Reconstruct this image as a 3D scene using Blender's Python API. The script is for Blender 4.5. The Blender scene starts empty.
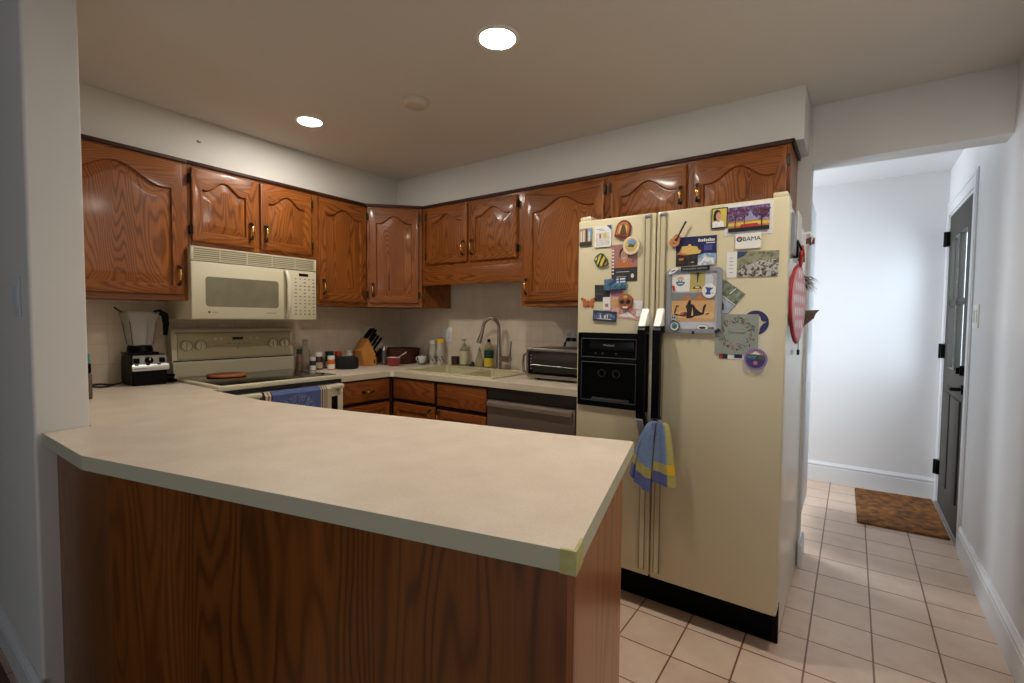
import bpy, bmesh, math, random
from mathutils import Vector, Matrix
PI = math.pi
S = bpy.context.scene
COL = S.collection
random.seed(7)

# ------------------------------------------------------------------ materials
def lin(c):
    return tuple(((v/255)/12.92 if v/255 <= .04045 else ((v/255+.055)/1.055)**2.4) for v in c) + (1,)
MATS = {}
def mat(name, col, rough=.5, metal=0, coat=0, emit=None, estr=0, bump=None, var=None, spec=None, transm=0, ior=None, alpha=None):
    if name in MATS: return MATS[name]
    m = bpy.data.materials.new(name); m.use_nodes = True
    nt = m.node_tree; b = nt.nodes['Principled BSDF']
    b.inputs['Base Color'].default_value = lin(col)
    b.inputs['Roughness'].default_value = rough
    b.inputs['Metallic'].default_value = metal
    b.inputs['Coat Weight'].default_value = coat
    if spec is not None: b.inputs['Specular IOR Level'].default_value = spec
    if transm: b.inputs['Transmission Weight'].default_value = transm
    if ior: b.inputs['IOR'].default_value = ior
    if alpha is not None: b.inputs['Alpha'].default_value = alpha
    if emit:
        b.inputs['Emission Color'].default_value = lin(emit); b.inputs['Emission Strength'].default_value = estr
    if var or bump:
        tc = nt.nodes.new('ShaderNodeTexCoord')
    if var:   # (second colour, scale)
        n = nt.nodes.new('ShaderNodeTexNoise'); n.inputs['Scale'].default_value = var[1]; n.inputs['Detail'].default_value = 5
        nt.links.new(tc.outputs['Object'], n.inputs['Vector'])
        r = nt.nodes.new('ShaderNodeValToRGB'); r.color_ramp.elements[0].position = .35; r.color_ramp.elements[1].position = .65
        r.color_ramp.elements[0].color = lin(col); r.color_ramp.elements[1].color = lin(var[0])
        nt.links.new(n.outputs['Fac'], r.inputs['Fac']); nt.links.new(r.outputs['Color'], b.inputs['Base Color'])
    if bump:  # (scale, strength)
        n = nt.nodes.new('ShaderNodeTexNoise'); n.inputs['Scale'].default_value = bump[0]; n.inputs['Detail'].default_value = 3
        nt.links.new(tc.outputs['Object'], n.inputs['Vector'])
        bp = nt.nodes.new('ShaderNodeBump'); bp.inputs['Strength'].default_value = bump[1]; bp.inputs['Distance'].default_value = .002
        nt.links.new(n.outputs['Fac'], bp.inputs['Height']); nt.links.new(bp.outputs['Normal'], b.inputs['Normal'])
    MATS[name] = m
    return m

def blotch(name, cols, scale, rough=.45, stretch=(1, 1, 1)):
    """a printed picture: a noise of several flat inks"""
    if name in MATS: return MATS[name]
    m = bpy.data.materials.new(name); m.use_nodes = True; nt = m.node_tree; b = nt.nodes['Principled BSDF']
    b.inputs['Roughness'].default_value = rough
    tc = nt.nodes.new('ShaderNodeTexCoord'); mp = nt.nodes.new('ShaderNodeMapping'); mp.inputs['Scale'].default_value = stretch
    n = nt.nodes.new('ShaderNodeTexNoise'); n.inputs['Scale'].default_value = scale; n.inputs['Detail'].default_value = 4; n.inputs['Roughness'].default_value = .65
    r = nt.nodes.new('ShaderNodeValToRGB'); r.color_ramp.interpolation = 'LINEAR'
    L = nt.links
    L.new(tc.outputs['Object'], mp.inputs['Vector']); L.new(mp.outputs['Vector'], n.inputs['Vector']); L.new(n.outputs['Fac'], r.inputs['Fac']); L.new(r.outputs['Color'], b.inputs['Base Color'])
    k = len(cols); e = r.color_ramp.elements
    while len(e) < k: e.new(.5)
    for i, c in enumerate(cols):
        e[i].position = .33 + .34*i/(k-1); e[i].color = lin(c)
    MATS[name] = m; return m

def oak(name, axis, dark, mid, light, rough=.40, freq=76, coat=.20, cath=1.0, amp=.068):
    """varnished oak: cathedral growth rings + pores, grain running along `axis` of the object"""
    m = bpy.data.materials.new(name); m.use_nodes = True; nt = m.node_tree; L = nt.links; N = nt.nodes
    b = N['Principled BSDF']; b.inputs['Roughness'].default_value = rough; b.inputs['Specular IOR Level'].default_value = .32; b.inputs['Coat Weight'].default_value = coat; b.inputs['Coat Roughness'].default_value = .12
    tc = N.new('ShaderNodeTexCoord'); oi = N.new('ShaderNodeObjectInfo')
    off = N.new('ShaderNodeVectorMath'); off.operation = 'MULTIPLY_ADD'
    L.new(oi.outputs['Random'], off.inputs[0]); off.inputs[1].default_value = (9, 5, 13); L.new(tc.outputs['Object'], off.inputs[2])
    # low frequency warp, stretched along the grain
    s = {'z': (3.0, 3.0, .42), 'x': (.42, 3.0, 3.0)}[axis]
    mp = N.new('ShaderNodeMapping'); mp.inputs['Scale'].default_value = s; L.new(off.outputs[0], mp.inputs['Vector'])
    n1 = N.new('ShaderNodeTexNoise'); n1.inputs['Scale'].default_value = 1.6; n1.inputs['Detail'].default_value = 2.6; n1.inputs['Roughness'].default_value = .36; L.new(mp.outputs[0], n1.inputs['Vector'])
    sep = N.new('ShaderNodeSeparateXYZ'); L.new(off.outputs[0], sep.inputs[0])
    across = sep.outputs['X'] if axis == 'z' else sep.outputs['Z']
    a = N.new('ShaderNodeMath'); a.operation = 'MULTIPLY_ADD'; L.new(n1.outputs['Fac'], a.inputs[0]); a.inputs[1].default_value = .62*cath; 
    ac = N.new('ShaderNodeMath'); ac.operation = 'MULTIPLY'; L.new(across, ac.inputs[0]); ac.inputs[1].default_value = .35; L.new(ac.outputs[0], a.inputs[2])
    f = N.new('ShaderNodeMath'); f.operation = 'MULTIPLY'; L.new(a.outputs[0], f.inputs[0]); f.inputs[1].default_value = freq*6.283
    sn = N.new('ShaderNodeMath'); sn.operation = 'SINE'; L.new(f.outputs[0], sn.inputs[0])
    # pores
    sp = {'z': (330, 330, 9), 'x': (9, 330, 330)}[axis]
    mp2 = N.new('ShaderNodeMapping'); mp2.inputs['Scale'].default_value = sp; L.new(off.outputs[0], mp2.inputs['Vector'])
    n2 = N.new('ShaderNodeTexNoise'); n2.inputs['Scale'].default_value = 1; n2.inputs['Detail'].default_value = 2; L.new(mp2.outputs[0], n2.inputs['Vector'])
    # broad tone
    n3 = N.new('ShaderNodeTexNoise'); n3.inputs['Scale'].default_value = 2.0; n3.inputs['Detail'].default_value = 1; L.new(mp.outputs[0], n3.inputs['Vector'])
    sa = N.new('ShaderNodeMath'); sa.operation = 'MULTIPLY_ADD'; L.new(sn.outputs[0], sa.inputs[0]); sa.inputs[1].default_value = .5; sa.inputs[2].default_value = .5
    sb = N.new('ShaderNodeMath'); sb.operation = 'POWER'; L.new(sa.outputs[0], sb.inputs[0]); sb.inputs[1].default_value = 2.2
    # the dark rings are broken up by the pores
    sc_ = N.new('ShaderNodeMath'); sc_.operation = 'MULTIPLY'; L.new(sb.outputs[0], sc_.inputs[0]); L.new(n2.outputs['Fac'], sc_.inputs[1])
    m1 = N.new('ShaderNodeMath'); m1.operation = 'MULTIPLY_ADD'; L.new(sc_.outputs[0], m1.inputs[0]); m1.inputs[1].default_value = -amp*7; m1.inputs[2].default_value = .17+amp*2
    m2 = N.new('ShaderNodeMath'); m2.operation = 'MULTIPLY_ADD'; L.new(n2.outputs['Fac'], m2.inputs[0]); m2.inputs[1].default_value = .42; L.new(m1.outputs[0], m2.inputs[2])
    m3 = N.new('ShaderNodeMath'); m3.operation = 'MULTIPLY_ADD'; L.new(n3.outputs['Fac'], m3.inputs[0]); m3.inputs[1].default_value = .35; L.new(m2.outputs[0], m3.inputs[2])
    r = N.new('ShaderNodeValToRGB'); e = r.color_ramp.elements
    e[0].position = .28; e[0].color = lin(dark); e[1].position = .85; e[1].color = lin(light); q = e.new(.52); q.color = lin(mid)
    L.new(m3.outputs[0], r.inputs['Fac']); L.new(r.outputs['Color'], b.inputs['Base Color'])
    bp = N.new('ShaderNodeBump'); bp.inputs['Strength'].default_value = .12; bp.inputs['Distance'].default_value = .0006; L.new(m3.outputs[0], bp.inputs['Height']); L.new(bp.outputs['Normal'], b.inputs['Normal'])
    MATS[name] = m; return m

OAKV = oak('oak_vertical', 'z', (42, 20, 6), (122, 65, 22), (164, 98, 37))
OAKH = oak('oak_horizontal', 'x', (42, 20, 6), (120, 64, 22), (160, 95, 36))
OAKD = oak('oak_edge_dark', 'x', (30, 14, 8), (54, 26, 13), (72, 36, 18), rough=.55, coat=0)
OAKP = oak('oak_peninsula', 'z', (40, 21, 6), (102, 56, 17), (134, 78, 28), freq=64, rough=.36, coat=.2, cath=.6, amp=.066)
OAKB = oak('oak_base', 'x', (60, 28, 9), (120, 64, 25), (150, 84, 36))

WALL = mat('wall_paint', (212, 210, 204), .6, bump=(180, .05))
WALLH = mat('hall_wall_paint', (214, 214, 214), .6, bump=(180, .05))
CEIL = mat('ceiling_paint', (210, 204, 195), .8)
TRIM = mat('trim_white', (214, 216, 218), .35)
CREAM = mat('cream_enamel', (203, 192, 159), .33, coat=.15, bump=(900, .04))
CREAMS = mat('fridge_side_cream', (206, 198, 178), .3, coat=.3)
ALM = mat('almond_plastic', (212, 204, 176), .4)
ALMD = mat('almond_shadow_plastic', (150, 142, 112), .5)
MWGLASS = mat('microwave_window', (120, 115, 94), .25, coat=.3, var=((130, 125, 103), 12))
BLK = mat('black_plastic', (3, 3, 4), .4, spec=.12)
BLKG = mat('black_gloss', (7, 7, 8), .12, coat=.4)
RUB = mat('black_rubber', (16, 16, 17), .7)
STEEL = mat('stainless', (150, 140, 130), .32, 1)
STEELD = mat('stainless_dark', (150, 134, 120), .36, .75)
CHR = mat('chrome', (205, 205, 205), .12, 1)
NICK = mat('brushed_nickel', (150, 138, 124), .28, .85)
BRASS = mat('antique_brass', (206, 170, 100), .25, 1)
BRDK = mat('antique_brass_dark', (52, 42, 30), .35, .8)
WHITE = mat('white_plastic', (226, 224, 216), .4)
PAPER = mat('white_paper', (222, 220, 214), .6)
GREYM = mat('grey_metal_paint', (146, 148, 152), .4, .3)
DOORG = mat('door_grey', (62, 59, 53), .6, spec=.2)
TEXTG = mat('printed_grey', (90, 88, 80), .6)
TEXTD = mat('printed_dark', (30, 30, 32), .6)

def laminate():
    m = bpy.data.materials.new('laminate_counter'); m.use_nodes = True; nt = m.node_tree; L = nt.links; N = nt.nodes
    b = N['Principled BSDF']; b.inputs['Roughness'].default_value = .36
    tc = N.new('ShaderNodeTexCoord')
    n = N.new('ShaderNodeTexNoise'); n.inputs['Scale'].default_value = 9; n.inputs['Detail'].default_value = 6; L.new(tc.outputs['Object'], n.inputs['Vector'])
    n2 = N.new('ShaderNodeTexNoise'); n2.inputs['Scale'].default_value = 160; n2.inputs['Detail'].default_value = 3; L.new(tc.outputs['Object'], n2.inputs['Vector'])
    mx = N.new('ShaderNodeMath'); mx.operation = 'MULTIPLY_ADD'; L.new(n2.outputs['Fac'], mx.inputs[0]); mx.inputs[1].default_value = .45
    h = N.new('ShaderNodeMath'); h.operation = 'MULTIPLY'; L.new(n.outputs['Fac'], h.inputs[0]); h.inputs[1].default_value = .6; L.new(h.outputs[0], mx.inputs[2])
    r = N.new('ShaderNodeValToRGB'); e = r.color_ramp.elements
    e[0].position = .35; e[0].color = lin((215, 199, 179)); e[1].position = .7; e[1].color = lin((232, 219, 200))
    L.new(mx.outputs[0], r.inputs['Fac']); L.new(r.outputs['Color'], b.inputs['Base Color'])
    MATS[m.name] = m; return m
LAM = laminate()
LAME = mat('laminate_edge', (186, 184, 158), .4)

def tiles(name, w, h, ox, oy, tile, tile2, grout, mortar, rough, axes, bumpd=.0008):
    m = bpy.data.materials.new(name); m.use_nodes = True; nt = m.node_tree; L = nt.links; N = nt.nodes
    b = N['Principled BSDF']; b.inputs['Roughness'].default_value = rough
    tc = N.new('ShaderNodeTexCoord'); sep = N.new('ShaderNodeSeparateXYZ'); L.new(tc.outputs['Object'], sep.inputs[0])
    cb = N.new('ShaderNodeCombineXYZ'); L.new(sep.outputs[axes[0]], cb.inputs[0]); L.new(sep.outputs[axes[1]], cb.inputs[1])
    ad = N.new('ShaderNodeVectorMath'); ad.operation = 'ADD'; ad.inputs[1].default_value = (-ox+100*w, -oy+100*h, 0); L.new(cb.outputs[0], ad.inputs[0])
    br = N.new('ShaderNodeTexBrick'); br.offset = 0; br.squash = 1
    br.inputs['Scale'].default_value = 1; br.inputs['Brick Width'].default_value = w; br.inputs['Row Height'].default_value = h
    br.inputs['Mortar Size'].default_value = mortar; br.inputs['Mortar Smooth'].default_value = .3; br.inputs['Bias'].default_value = 0
    br.inputs['Color1'].default_value = lin(tile); br.inputs['Color2'].default_value = lin(tile2); br.inputs['Mortar'].default_value = lin(grout)
    L.new(ad.outputs[0], br.inputs['Vector'])
    n = N.new('ShaderNodeTexNoise'); n.inputs['Scale'].default_value = 9; n.inputs['Detail'].default_value = 6; n.inputs['Roughness'].default_value = .6; L.new(tc.outputs['Object'], n.inputs['Vector'])
    mx = N.new('ShaderNodeMixRGB'); mx.blend_type = 'OVERLAY'; mx.inputs['Fac'].default_value = .35
    L.new(br.outputs['Color'], mx.inputs[1])
    rr = N.new('ShaderNodeValToRGB'); rr.color_ramp.elements[0].position = .3; rr.color_ramp.elements[0].color = (.36, .34, .33, 1); rr.color_ramp.elements[1].position = .7; rr.color_ramp.elements[1].color = (.64, .64, .63, 1)
    L.new(n.outputs['Fac'], rr.inputs[0]); L.new(rr.outputs[0], mx.inputs[2]); L.new(mx.outputs[0], b.inputs['Base Color'])
    iv = N.new('ShaderNodeMath'); iv.operation = 'SUBTRACT'; iv.inputs[0].default_value = 1; L.new(br.outputs['Fac'], iv.inputs[1])
    bp = N.new('ShaderNodeBump'); bp.inputs['Strength'].default_value = .6; bp.inputs['Distance'].default_value = bumpd; L.new(iv.outputs[0], bp.inputs['Height']); L.new(bp.outputs[0], b.inputs['Normal'])
    MATS[name] = m; return m
T = .211
FLOORT = tiles('floor_tile', T, T, 3.182, -.890, (208, 184, 164), (202, 176, 155), (112, 76, 54), .0036, .34, ('X', 'Y'))
BSL = tiles('backsplash_left', .1095, .1095, -1.954, .914, (218, 203, 182), (215, 200, 179), (200, 184, 163), .0016, .4, ('Y', 'Z'))
BSB = tiles('backsplash_back', .1095, .1095, 1.50, .914, (218, 203, 182), (215, 200, 179), (200, 184, 163), .0016, .4, ('X', 'Z'))

# ------------------------------------------------------------------ mesh builder
class MB:
    def __init__(s): s.bm = bmesh.new()
    def _merge(s, t, mi):
        for f in t.faces: f.material_index = mi
        me = bpy.data.meshes.new('tmp'); t.to_mesh(me); t.free(); s.bm.from_mesh(me); bpy.data.meshes.remove(me); return s
    def box(s, x0, x1, y0, y1, z0, z1, mi=0, bev=0, seg=2, rot=None):
        t = bmesh.new(); bmesh.ops.create_cube(t, size=1)
        for v in t.verts:
            v.co = Vector(((x0+x1)/2+v.co.x*(x1-x0), (y0+y1)/2+v.co.y*(y1-y0), (z0+z1)/2+v.co.z*(z1-z0)))
        if bev: bmesh.ops.bevel(t, geom=t.edges[:], offset=bev, segments=seg, affect='EDGES', profile=.5)
        if rot:
            c = Vector(((x0+x1)/2, (y0+y1)/2, (z0+z1)/2))
            bmesh.ops.rotate(t, verts=t.verts, cent=c, matrix=Matrix.Rotation(rot[0], 3, rot[1]))
        return s._merge(t, mi)
    def cyl(s, p0, p1, r0, r1=None, n=24, mi=0, cap=True):
        if r1 is None: r1 = r0
        p0 = Vector(p0); p1 = Vector(p1); d = p1-p0
        t = bmesh.new(); bmesh.ops.create_cone(t, cap_ends=cap, segments=n, radius1=r0, radius2=r1, depth=d.length)
        q = Vector((0, 0, 1)).rotation_difference(d.normalized()).to_matrix().to_4x4()
        bmesh.ops.transform(t, matrix=Matrix.Translation((p0+p1)/2) @ q, verts=t.verts)
        return s._merge(t, mi)
    def lathe(s, prof, c, n=32, mi=0, axis='z', mis=None, sx=1, sy=1):
        t = bmesh.new(); rings = []
        for r, h in prof:
            ring = []
            for k in range(n if r > 1e-6 else 1):
                a = 2*PI*k/n; x, y = r*math.cos(a)*sx, r*math.sin(a)*sy
                co = {'z': (x, y, h), 'y': (x, h, y), 'x': (h, x, y)}[axis]
                ring.append(t.verts.new(Vector(c)+Vector(co)))
            rings.append(ring)
        for i in range(len(rings)-1):
            a, b = rings[i], rings[i+1]; m = mis[i] if mis else mi
            for k in range(n):
                k2 = (k+1) % n
                if len(a) == 1 and len(b) == 1: continue
                if len(a) == 1: f = t.faces.new((a[0], b[k2], b[k]))
                elif len(b) == 1: f = t.faces.new((a[k], a[k2], b[0]))
                else: f = t.faces.new((a[k], a[k2], b[k2], b[k]))
                f.material_index = m
        bmesh.ops.recalc_face_normals(t, faces=t.faces)
        me = bpy.data.meshes.new('tmp'); t.to_mesh(me); t.free(); s.bm.from_mesh(me); bpy.data.meshes.remove(me); return s
    def tube(s, pts, r, n=10, mi=0, rs=None):
        t = bmesh.new(); pts = [Vector(p) for p in pts]; rings = []; up = None
        for i, p in enumerate(pts):
            d = (pts[min(i+1, len(pts)-1)]-pts[max(i-1, 0)]).normalized()
            if up is None:
                up = d.cross(Vector((0, 0, 1)) if abs(d.z) < .9 else Vector((1, 0, 0))).normalized()
            u = (up-d*up.dot(d)).normalized(); up = u; w = d.cross(u)
            rr = rs[i] if rs else r
            rings.append([t.verts.new(p+u*rr*math.cos(2*PI*k/n)+w*rr*math.sin(2*PI*k/n)) for k in range(n)])
        for i in range(len(rings)-1):
            for k in range(n): t.faces.new((rings[i][k], rings[i][(k+1) % n], rings[i+1][(k+1) % n], rings[i+1][k]))
        t.faces.new(rings[0][::-1]); t.faces.new(rings[-1])
        bmesh.ops.recalc_face_normals(t, faces=t.faces)
        return s._merge(t, mi)
    def prism(s, poly, axis, lo, hi, mi=0, bev=0, mside=None):
        t = bmesh.new()
        def co(a, b, h): return {'z': (a, b, h), 'y': (a, h, b), 'x': (h, a, b)}[axis]
        A = [t.verts.new(co(a, b, lo)) for a, b in poly]; B = [t.verts.new(co(a, b, hi)) for a, b in poly]
        n = len(poly); sides = []
        fa = t.faces.new(A); fb = t.faces.new(B[::-1])
        for k in range(n): sides.append(t.faces.new((A[k], A[(k+1) % n], B[(k+1) % n], B[k])))
        bmesh.ops.recalc_face_normals(t, faces=t.faces)
        if mside is not None:
            for f in t.faces: f.material_index = mi
            for f in sides: f.material_index = mside
        else:
            for f in t.faces: f.material_index = mi
        if bev: bmesh.ops.bevel(t, geom=list(fa.edges)+list(fb.edges), offset=bev, segments=2, affect='EDGES')
        me = bpy.data.meshes.new('tmp'); t.to_mesh(me); t.free(); s.bm.from_mesh(me); bpy.data.meshes.remove(me); return s
    def grid(s, P, mi=0, thick=0):
        """P: rows of points -> sheet; thick>0 gives it a back"""
        t = bmesh.new(); V = [[t.verts.new(p) for p in row] for row in P]; R, Cn = len(V), len(V[0])
        for i in range(R-1):
            for j in range(Cn-1):
                f = t.faces.new((V[i][j], V[i][j+1], V[i+1][j+1], V[i+1][j]))
                f.material_index = mi(i, j) if callable(mi) else mi
        if thick:
            bmesh.ops.recalc_face_normals(t, faces=t.faces)
            bmesh.ops.solidify(t, geom=t.faces[:], thickness=thick)
        me = bpy.data.meshes.new('tmp'); t.to_mesh(me); t.free(); s.bm.from_mesh(me); bpy.data.meshes.remove(me); return s
    def build(s, name, mats, parent=None, local=False, loc=None, smooth=35):
        me = bpy.data.meshes.new(name)
        if parent is not None and not local:
            r = parent
            while r.parent: r = r.parent
            bmesh.ops.translate(s.bm, verts=s.bm.verts, vec=-Vector(r.location))
        if parent is None and loc is not None: bmesh.ops.translate(s.bm, verts=s.bm.verts, vec=-Vector(loc))
        s.bm.to_mesh(me); s.bm.free()
        for m in (mats if isinstance(mats, (list, tuple)) else [mats]): me.materials.append(m)
        if smooth:
            for p in me.polygons: p.use_smooth = True
            me.set_sharp_from_angle(angle=math.radians(smooth))
        o = bpy.data.objects.new(name, me); COL.objects.link(o)
        if parent is not None: o.parent = parent
        elif loc is not None: o.location = loc
        return o

def tag(o, label, cat, group=None, kind=None):
    o['label'] = label; o['category'] = cat
    if group: o['group'] = group
    if kind: o['kind'] = kind
    return o
def thing(name, label, cat, loc=(0, 0, 0), rz=0, group=None):
    o = bpy.data.objects.new(name, None); COL.objects.link(o); o.location = loc; o.rotation_euler = (0, 0, rz)
    o.empty_display_size = .05
    return tag(o, label, cat, group)
def struct(name, mb, m, parent=None, smooth=35):
    o = mb.build(name, m, parent, smooth=smooth); o['kind'] = 'structure'; return o

_tx = {}
def text_shape(txt, size):
    """letters as (verts, faces) in the XY plane, centred, cap height ~ size"""
    k = (txt,)
    if k not in _tx:
        cu = bpy.data.curves.new('txt', 'FONT'); cu.body = txt; cu.align_x = 'CENTER'; cu.resolution_u = 2
        o = bpy.data.objects.new('txt', cu); COL.objects.link(o)
        dg = bpy.context.evaluated_depsgraph_get(); me = o.evaluated_get(dg).to_mesh()
        vs = [v.co.copy() for v in me.vertices]; fs = [tuple(p.vertices) for p in me.polygons]
        bpy.data.objects.remove(o); bpy.data.curves.remove(cu)
        _tx[k] = (vs, fs)
    vs, fs = _tx[k]
    return [(v.x*size/.7, v.y*size/.7) for v in vs], fs

# ================================================================== THE SETTING
H = 2.38; XR = 3.82; YH = 1.70; WT = .137; XO = 3.091; ZH = 2.092
struct('floor', MB().box(-1.6, XR+.055, -6.0, YH+.1, -.06, 0), FLOORT)
DWD = oak('dining_floor_wood', 'x', (40, 22, 14), (66, 38, 24), (84, 50, 30), cath=.4)
# dark wood floor of the adjoining room, seen in the lower left corner
struct('floor_dining', MB().box(-1.6, 1.9, -6.0, -2.60, 0, .006), DWD)
struct('ceiling', MB().box(-1.6, XR+.055, -6.0, YH+.1, H, H+.1), CEIL)
struct('ceiling_hall', MB().box(1.5, XR, WT, YH, H-.008, H), WALLH)
struct('wall_left', MB().box(-.12, 0, -2.43, .137, 0, H), WALL)
struct('wall_back', MB().box(0, XO, 0, WT, 0, H, bev=.004), WALL)
struct('wall_header', MB().box(XO, XR, 0, WT, ZH, H), WALL)
# partition ending in a rounded corner beside the worktop
def rounded_wall(x0, x1, y0, y1, z0, z1, r):
    pts = [(x0, y0)]
    for k in range(9):
        a = -PI/2+PI/2*k/8; pts.append((x1-r+r*math.cos(a), y0+r+r*math.sin(a)))
    for k in range(9):
        a = PI/2*k/8; pts.append((x1-.006+.006*math.cos(a), y1-.006+.006*math.sin(a)))
    pts.append((x0, y1))
    return MB().prism(pts, 'z', z0, z1)
struct('wall_partition', rounded_wall(-1.6, 1.215, -2.566, -2.430, 0, H, .010), WALL, smooth=60)
struct('wall_hall', MB().box(1.5, XR+.12, YH, YH+.1, 0, H), WALLH)
# the hall runs on to the left behind the kitchen, with a window in its end wall
wl = MB(); wl.box(1.5, 1.6, WT, .40, 0, H); wl.box(1.5, 1.6, 1.50, YH, 0, H); wl.box(1.5, 1.6, .40, 1.50, 0, .45); wl.box(1.5, 1.6, .40, 1.50, 2.15, H)
struct('wall_hall_left', wl, WALLH)
wf = MB()
for a, b_ in ((.40, .44), (1.46, 1.50), (.93, .97)): wf.box(1.52, 1.58, a, b_, .45, 2.15)
for a, b_ in ((.45, .49), (2.11, 2.15), (1.28, 1.32)): wf.box(1.522, 1.578, .40, 1.50, a, b_)
struct('window_1', wf, TRIM)
# right wall with the entrance doorway (y .82 .. 1.66, z 0 .. 2.04)
DY0, DY1, DZ = .785, 1.640, 2.045
wr = MB(); wr.box(XR, XR+.055, -6.0, DY0, 0, H); wr.box(XR, XR+.055, DY1, YH+.1, 0, H); wr.box(XR, XR+.055, DY0, DY1, DZ, H)
struct('wall_right', wr, WALLH)
# rear part of the adjoining room, behind the camera, with a window
struct('wall_dining_left', MB().box(-1.7, -1.6, -6.0, -2.43, 0, H), WALL)
wb = MB(); wb.box(-1.6, 2.1, -6.1, -6.0, 0, H); wb.box(3.6, XR+.055, -6.1, -6.0, 0, H); wb.box(2.1, 3.6, -6.1, -6.0, 0, .8); wb.box(2.1, 3.6, -6.1, -6.0, 2.0, H)
struct('wall_front', wb, WALL)

# soffit over the cabinets
SF = .290; XS = 3.076; ZS = 2.134
so = MB(); so.prism([(0, -2.43), (SF, -2.43), (SF, -SF), (XS, -SF), (XS, 0), (0, 0)], 'z', ZS, H)
struct('ceiling_soffit', so, WALL)

# backsplash tiling
struct('trim_1', MB().box(0, .004, -2.43, 0, .914, 1.40), BSL)
struct('trim_2', MB().box(0, 2.20, -.004, 0, .914, 1.70), BSB)

def baseboard(name, p0, p1, nrm, h=.15):
    """moulded skirting from p0 to p1; nrm points into the room"""
    p0 = Vector((*p0, 0)); p1 = Vector((*p1, 0)); n = Vector((*nrm, 0))
    prof = [(0, 0), (.016, 0), (.016, h*.74), (.013, h*.76), (.013, h*.80), (.016, h*.82), (.016, h*.88), (.010, h*.94), (.006, h), (0, h)]
    b = MB(); t = bmesh.new()
    A = [t.verts.new(p0+n*a+Vector((0, 0, z))) for a, z in prof]; B = [t.verts.new(p1+n*a+Vector((0, 0, z))) for a, z in prof]
    t.faces.new(A); t.faces.new(B[::-1])
    for k in range(len(prof)): t.faces.new((A[k], A[(k+1) % len(prof)], B[(k+1) % len(prof)], B[k]))
    bmesh.ops.recalc_face_normals(t, faces=t.faces); b._merge(t, 0)
    return struct(name, b, TRIM, smooth=0)
baseboard('baseboard_hall', (1.6, YH), (XR, YH), (0, -1), .155)
baseboard('baseboard_right', (XR, -6.0), (XR, DY0-.095), (-1, 0), .155)
baseboard('baseboard_opening', (XO, -.03), (XO, WT+.03), (1, 0), .125)
baseboard('baseboard_partition', (-1.6, -2.566), (1.225, -2.566), (0, -1), .12)

# door casing
cs = MB()
for a, b_ in ((DY0-.095, DY0), (DY1, DY1+.058)):
    cs.box(XR-.008, XR, a, b_, 0, DZ+.09, bev=.003); cs.box(XR-.012, XR-.005, a+.008, a+.03, 0, DZ+.08, bev=.003)
cs.box(XR-.0078, XR, DY0+.0005, DY1-.0005, DZ, DZ+.0895, bev=.003); cs.box(XR-.0118, XR-.005, DY0-.06, DY1+.02, DZ+.06, DZ+.078, bev=.003)
cs.box(XR, XR+.055, DY0, DY0+.015, 0, DZ); cs.box(XR, XR+.055, DY1-.015, DY1, 0, DZ); cs.box(XR, XR+.055, DY0, DY1, DZ-.015, DZ)
struct('trim_3', cs, TRIM)

# entrance door with four panes and two raised panels
DX = XR+.003
dr = MB(); y0, y1 = DY0+.018, DY1-.018; z0, z1 = .012, DZ-.018
gy0, gy1, gz0, gz1 = .97, 1.51, .985, 1.86
dt = .034
dr.box(DX, DX+dt, y0, gy0, z0, z1); dr.box(DX, DX+dt, gy1, y1, z0, z1); dr.box(DX, DX+dt, gy0, gy1, z0, gz0); dr.box(DX, DX+dt, gy0, gy1, gz1, z1)
gm = (gz0+gz1)/2; ym_ = (gy0+gy1)/2
dr.box(DX+.002, DX+dt-.002, ym_-.024, ym_+.024, gz0, gz1, bev=.004); dr.box(DX+.002, DX+dt-.002, gy0, gy1, gm-.018, gm+.018, bev=.004)
for a, b_ in ((y0+.11, ym_-.03), (ym_+.03, y1-.11)):
    # raised lower panels standing in a moulded frame
    for (e0, e1, dxx) in ((0, .02, -.010), (.02, .05, -.003), (.05, .07, -.008)):
        dr.box(DX+dxx, DX+.002, a+e0, b_-e0, .20+e0, .82-e0, bev=.002)
d1 = struct('door_1', dr, DOORG)
gl = bpy.data.materials.new('window_glass'); gl.use_nodes = True; nt = gl.node_tree; nt.nodes.remove(nt.nodes['Principled BSDF'])
o_ = nt.nodes['Material Output']; tr = nt.nodes.new('ShaderNodeBsdfTransparent'); tr.inputs[0].default_value = (.93, .96, .97, 1); gs = nt.nodes.new('ShaderNodeBsdfGlossy'); gs.inputs['Roughness'].default_value = .02
lw = nt.nodes.new('ShaderNodeLayerWeight'); lw.inputs['Blend'].default_value = .04; mx = nt.nodes.new('ShaderNodeMixShader')
gq = nt.nodes.new('ShaderNodeNewGeometry'); fb = nt.nodes.new('ShaderNodeMath'); fb.operation = 'SUBTRACT'; fb.use_clamp = True
nt.links.new(lw.outputs['Fresnel'], fb.inputs[0]); nt.links.new(gq.outputs['Backfacing'], fb.inputs[1]); nt.links.new(fb.outputs[0], mx.inputs[0]); nt.links.new(tr.outputs[0], mx.inputs[1]); nt.links.new(gs.outputs[0], mx.inputs[2]); nt.links.new(mx.outputs[0], o_.inputs[0])
for a, b_ in ((gy0, ym_-.024), (ym_+.024, gy1)):
    for c, d_ in ((gz0, gm-.018), (gm+.018, gz1)):
        p = MB().box(DX+.016, DX+.021, a, b_, c, d_).build('pane', gl, d1); 
hw = MB(); hw.cyl((DX, .865, .90), (DX-.012, .865, .90), .028); hw.cyl((DX-.01, .865, .90), (DX-.055, .865, .90), .011)
hw.tube([(DX-.052, .86, .90), (DX-.055, .90, .902), (DX-.055, .985, .905)], .010)
hw.build('lever_handle', BLK, d1)
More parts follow.
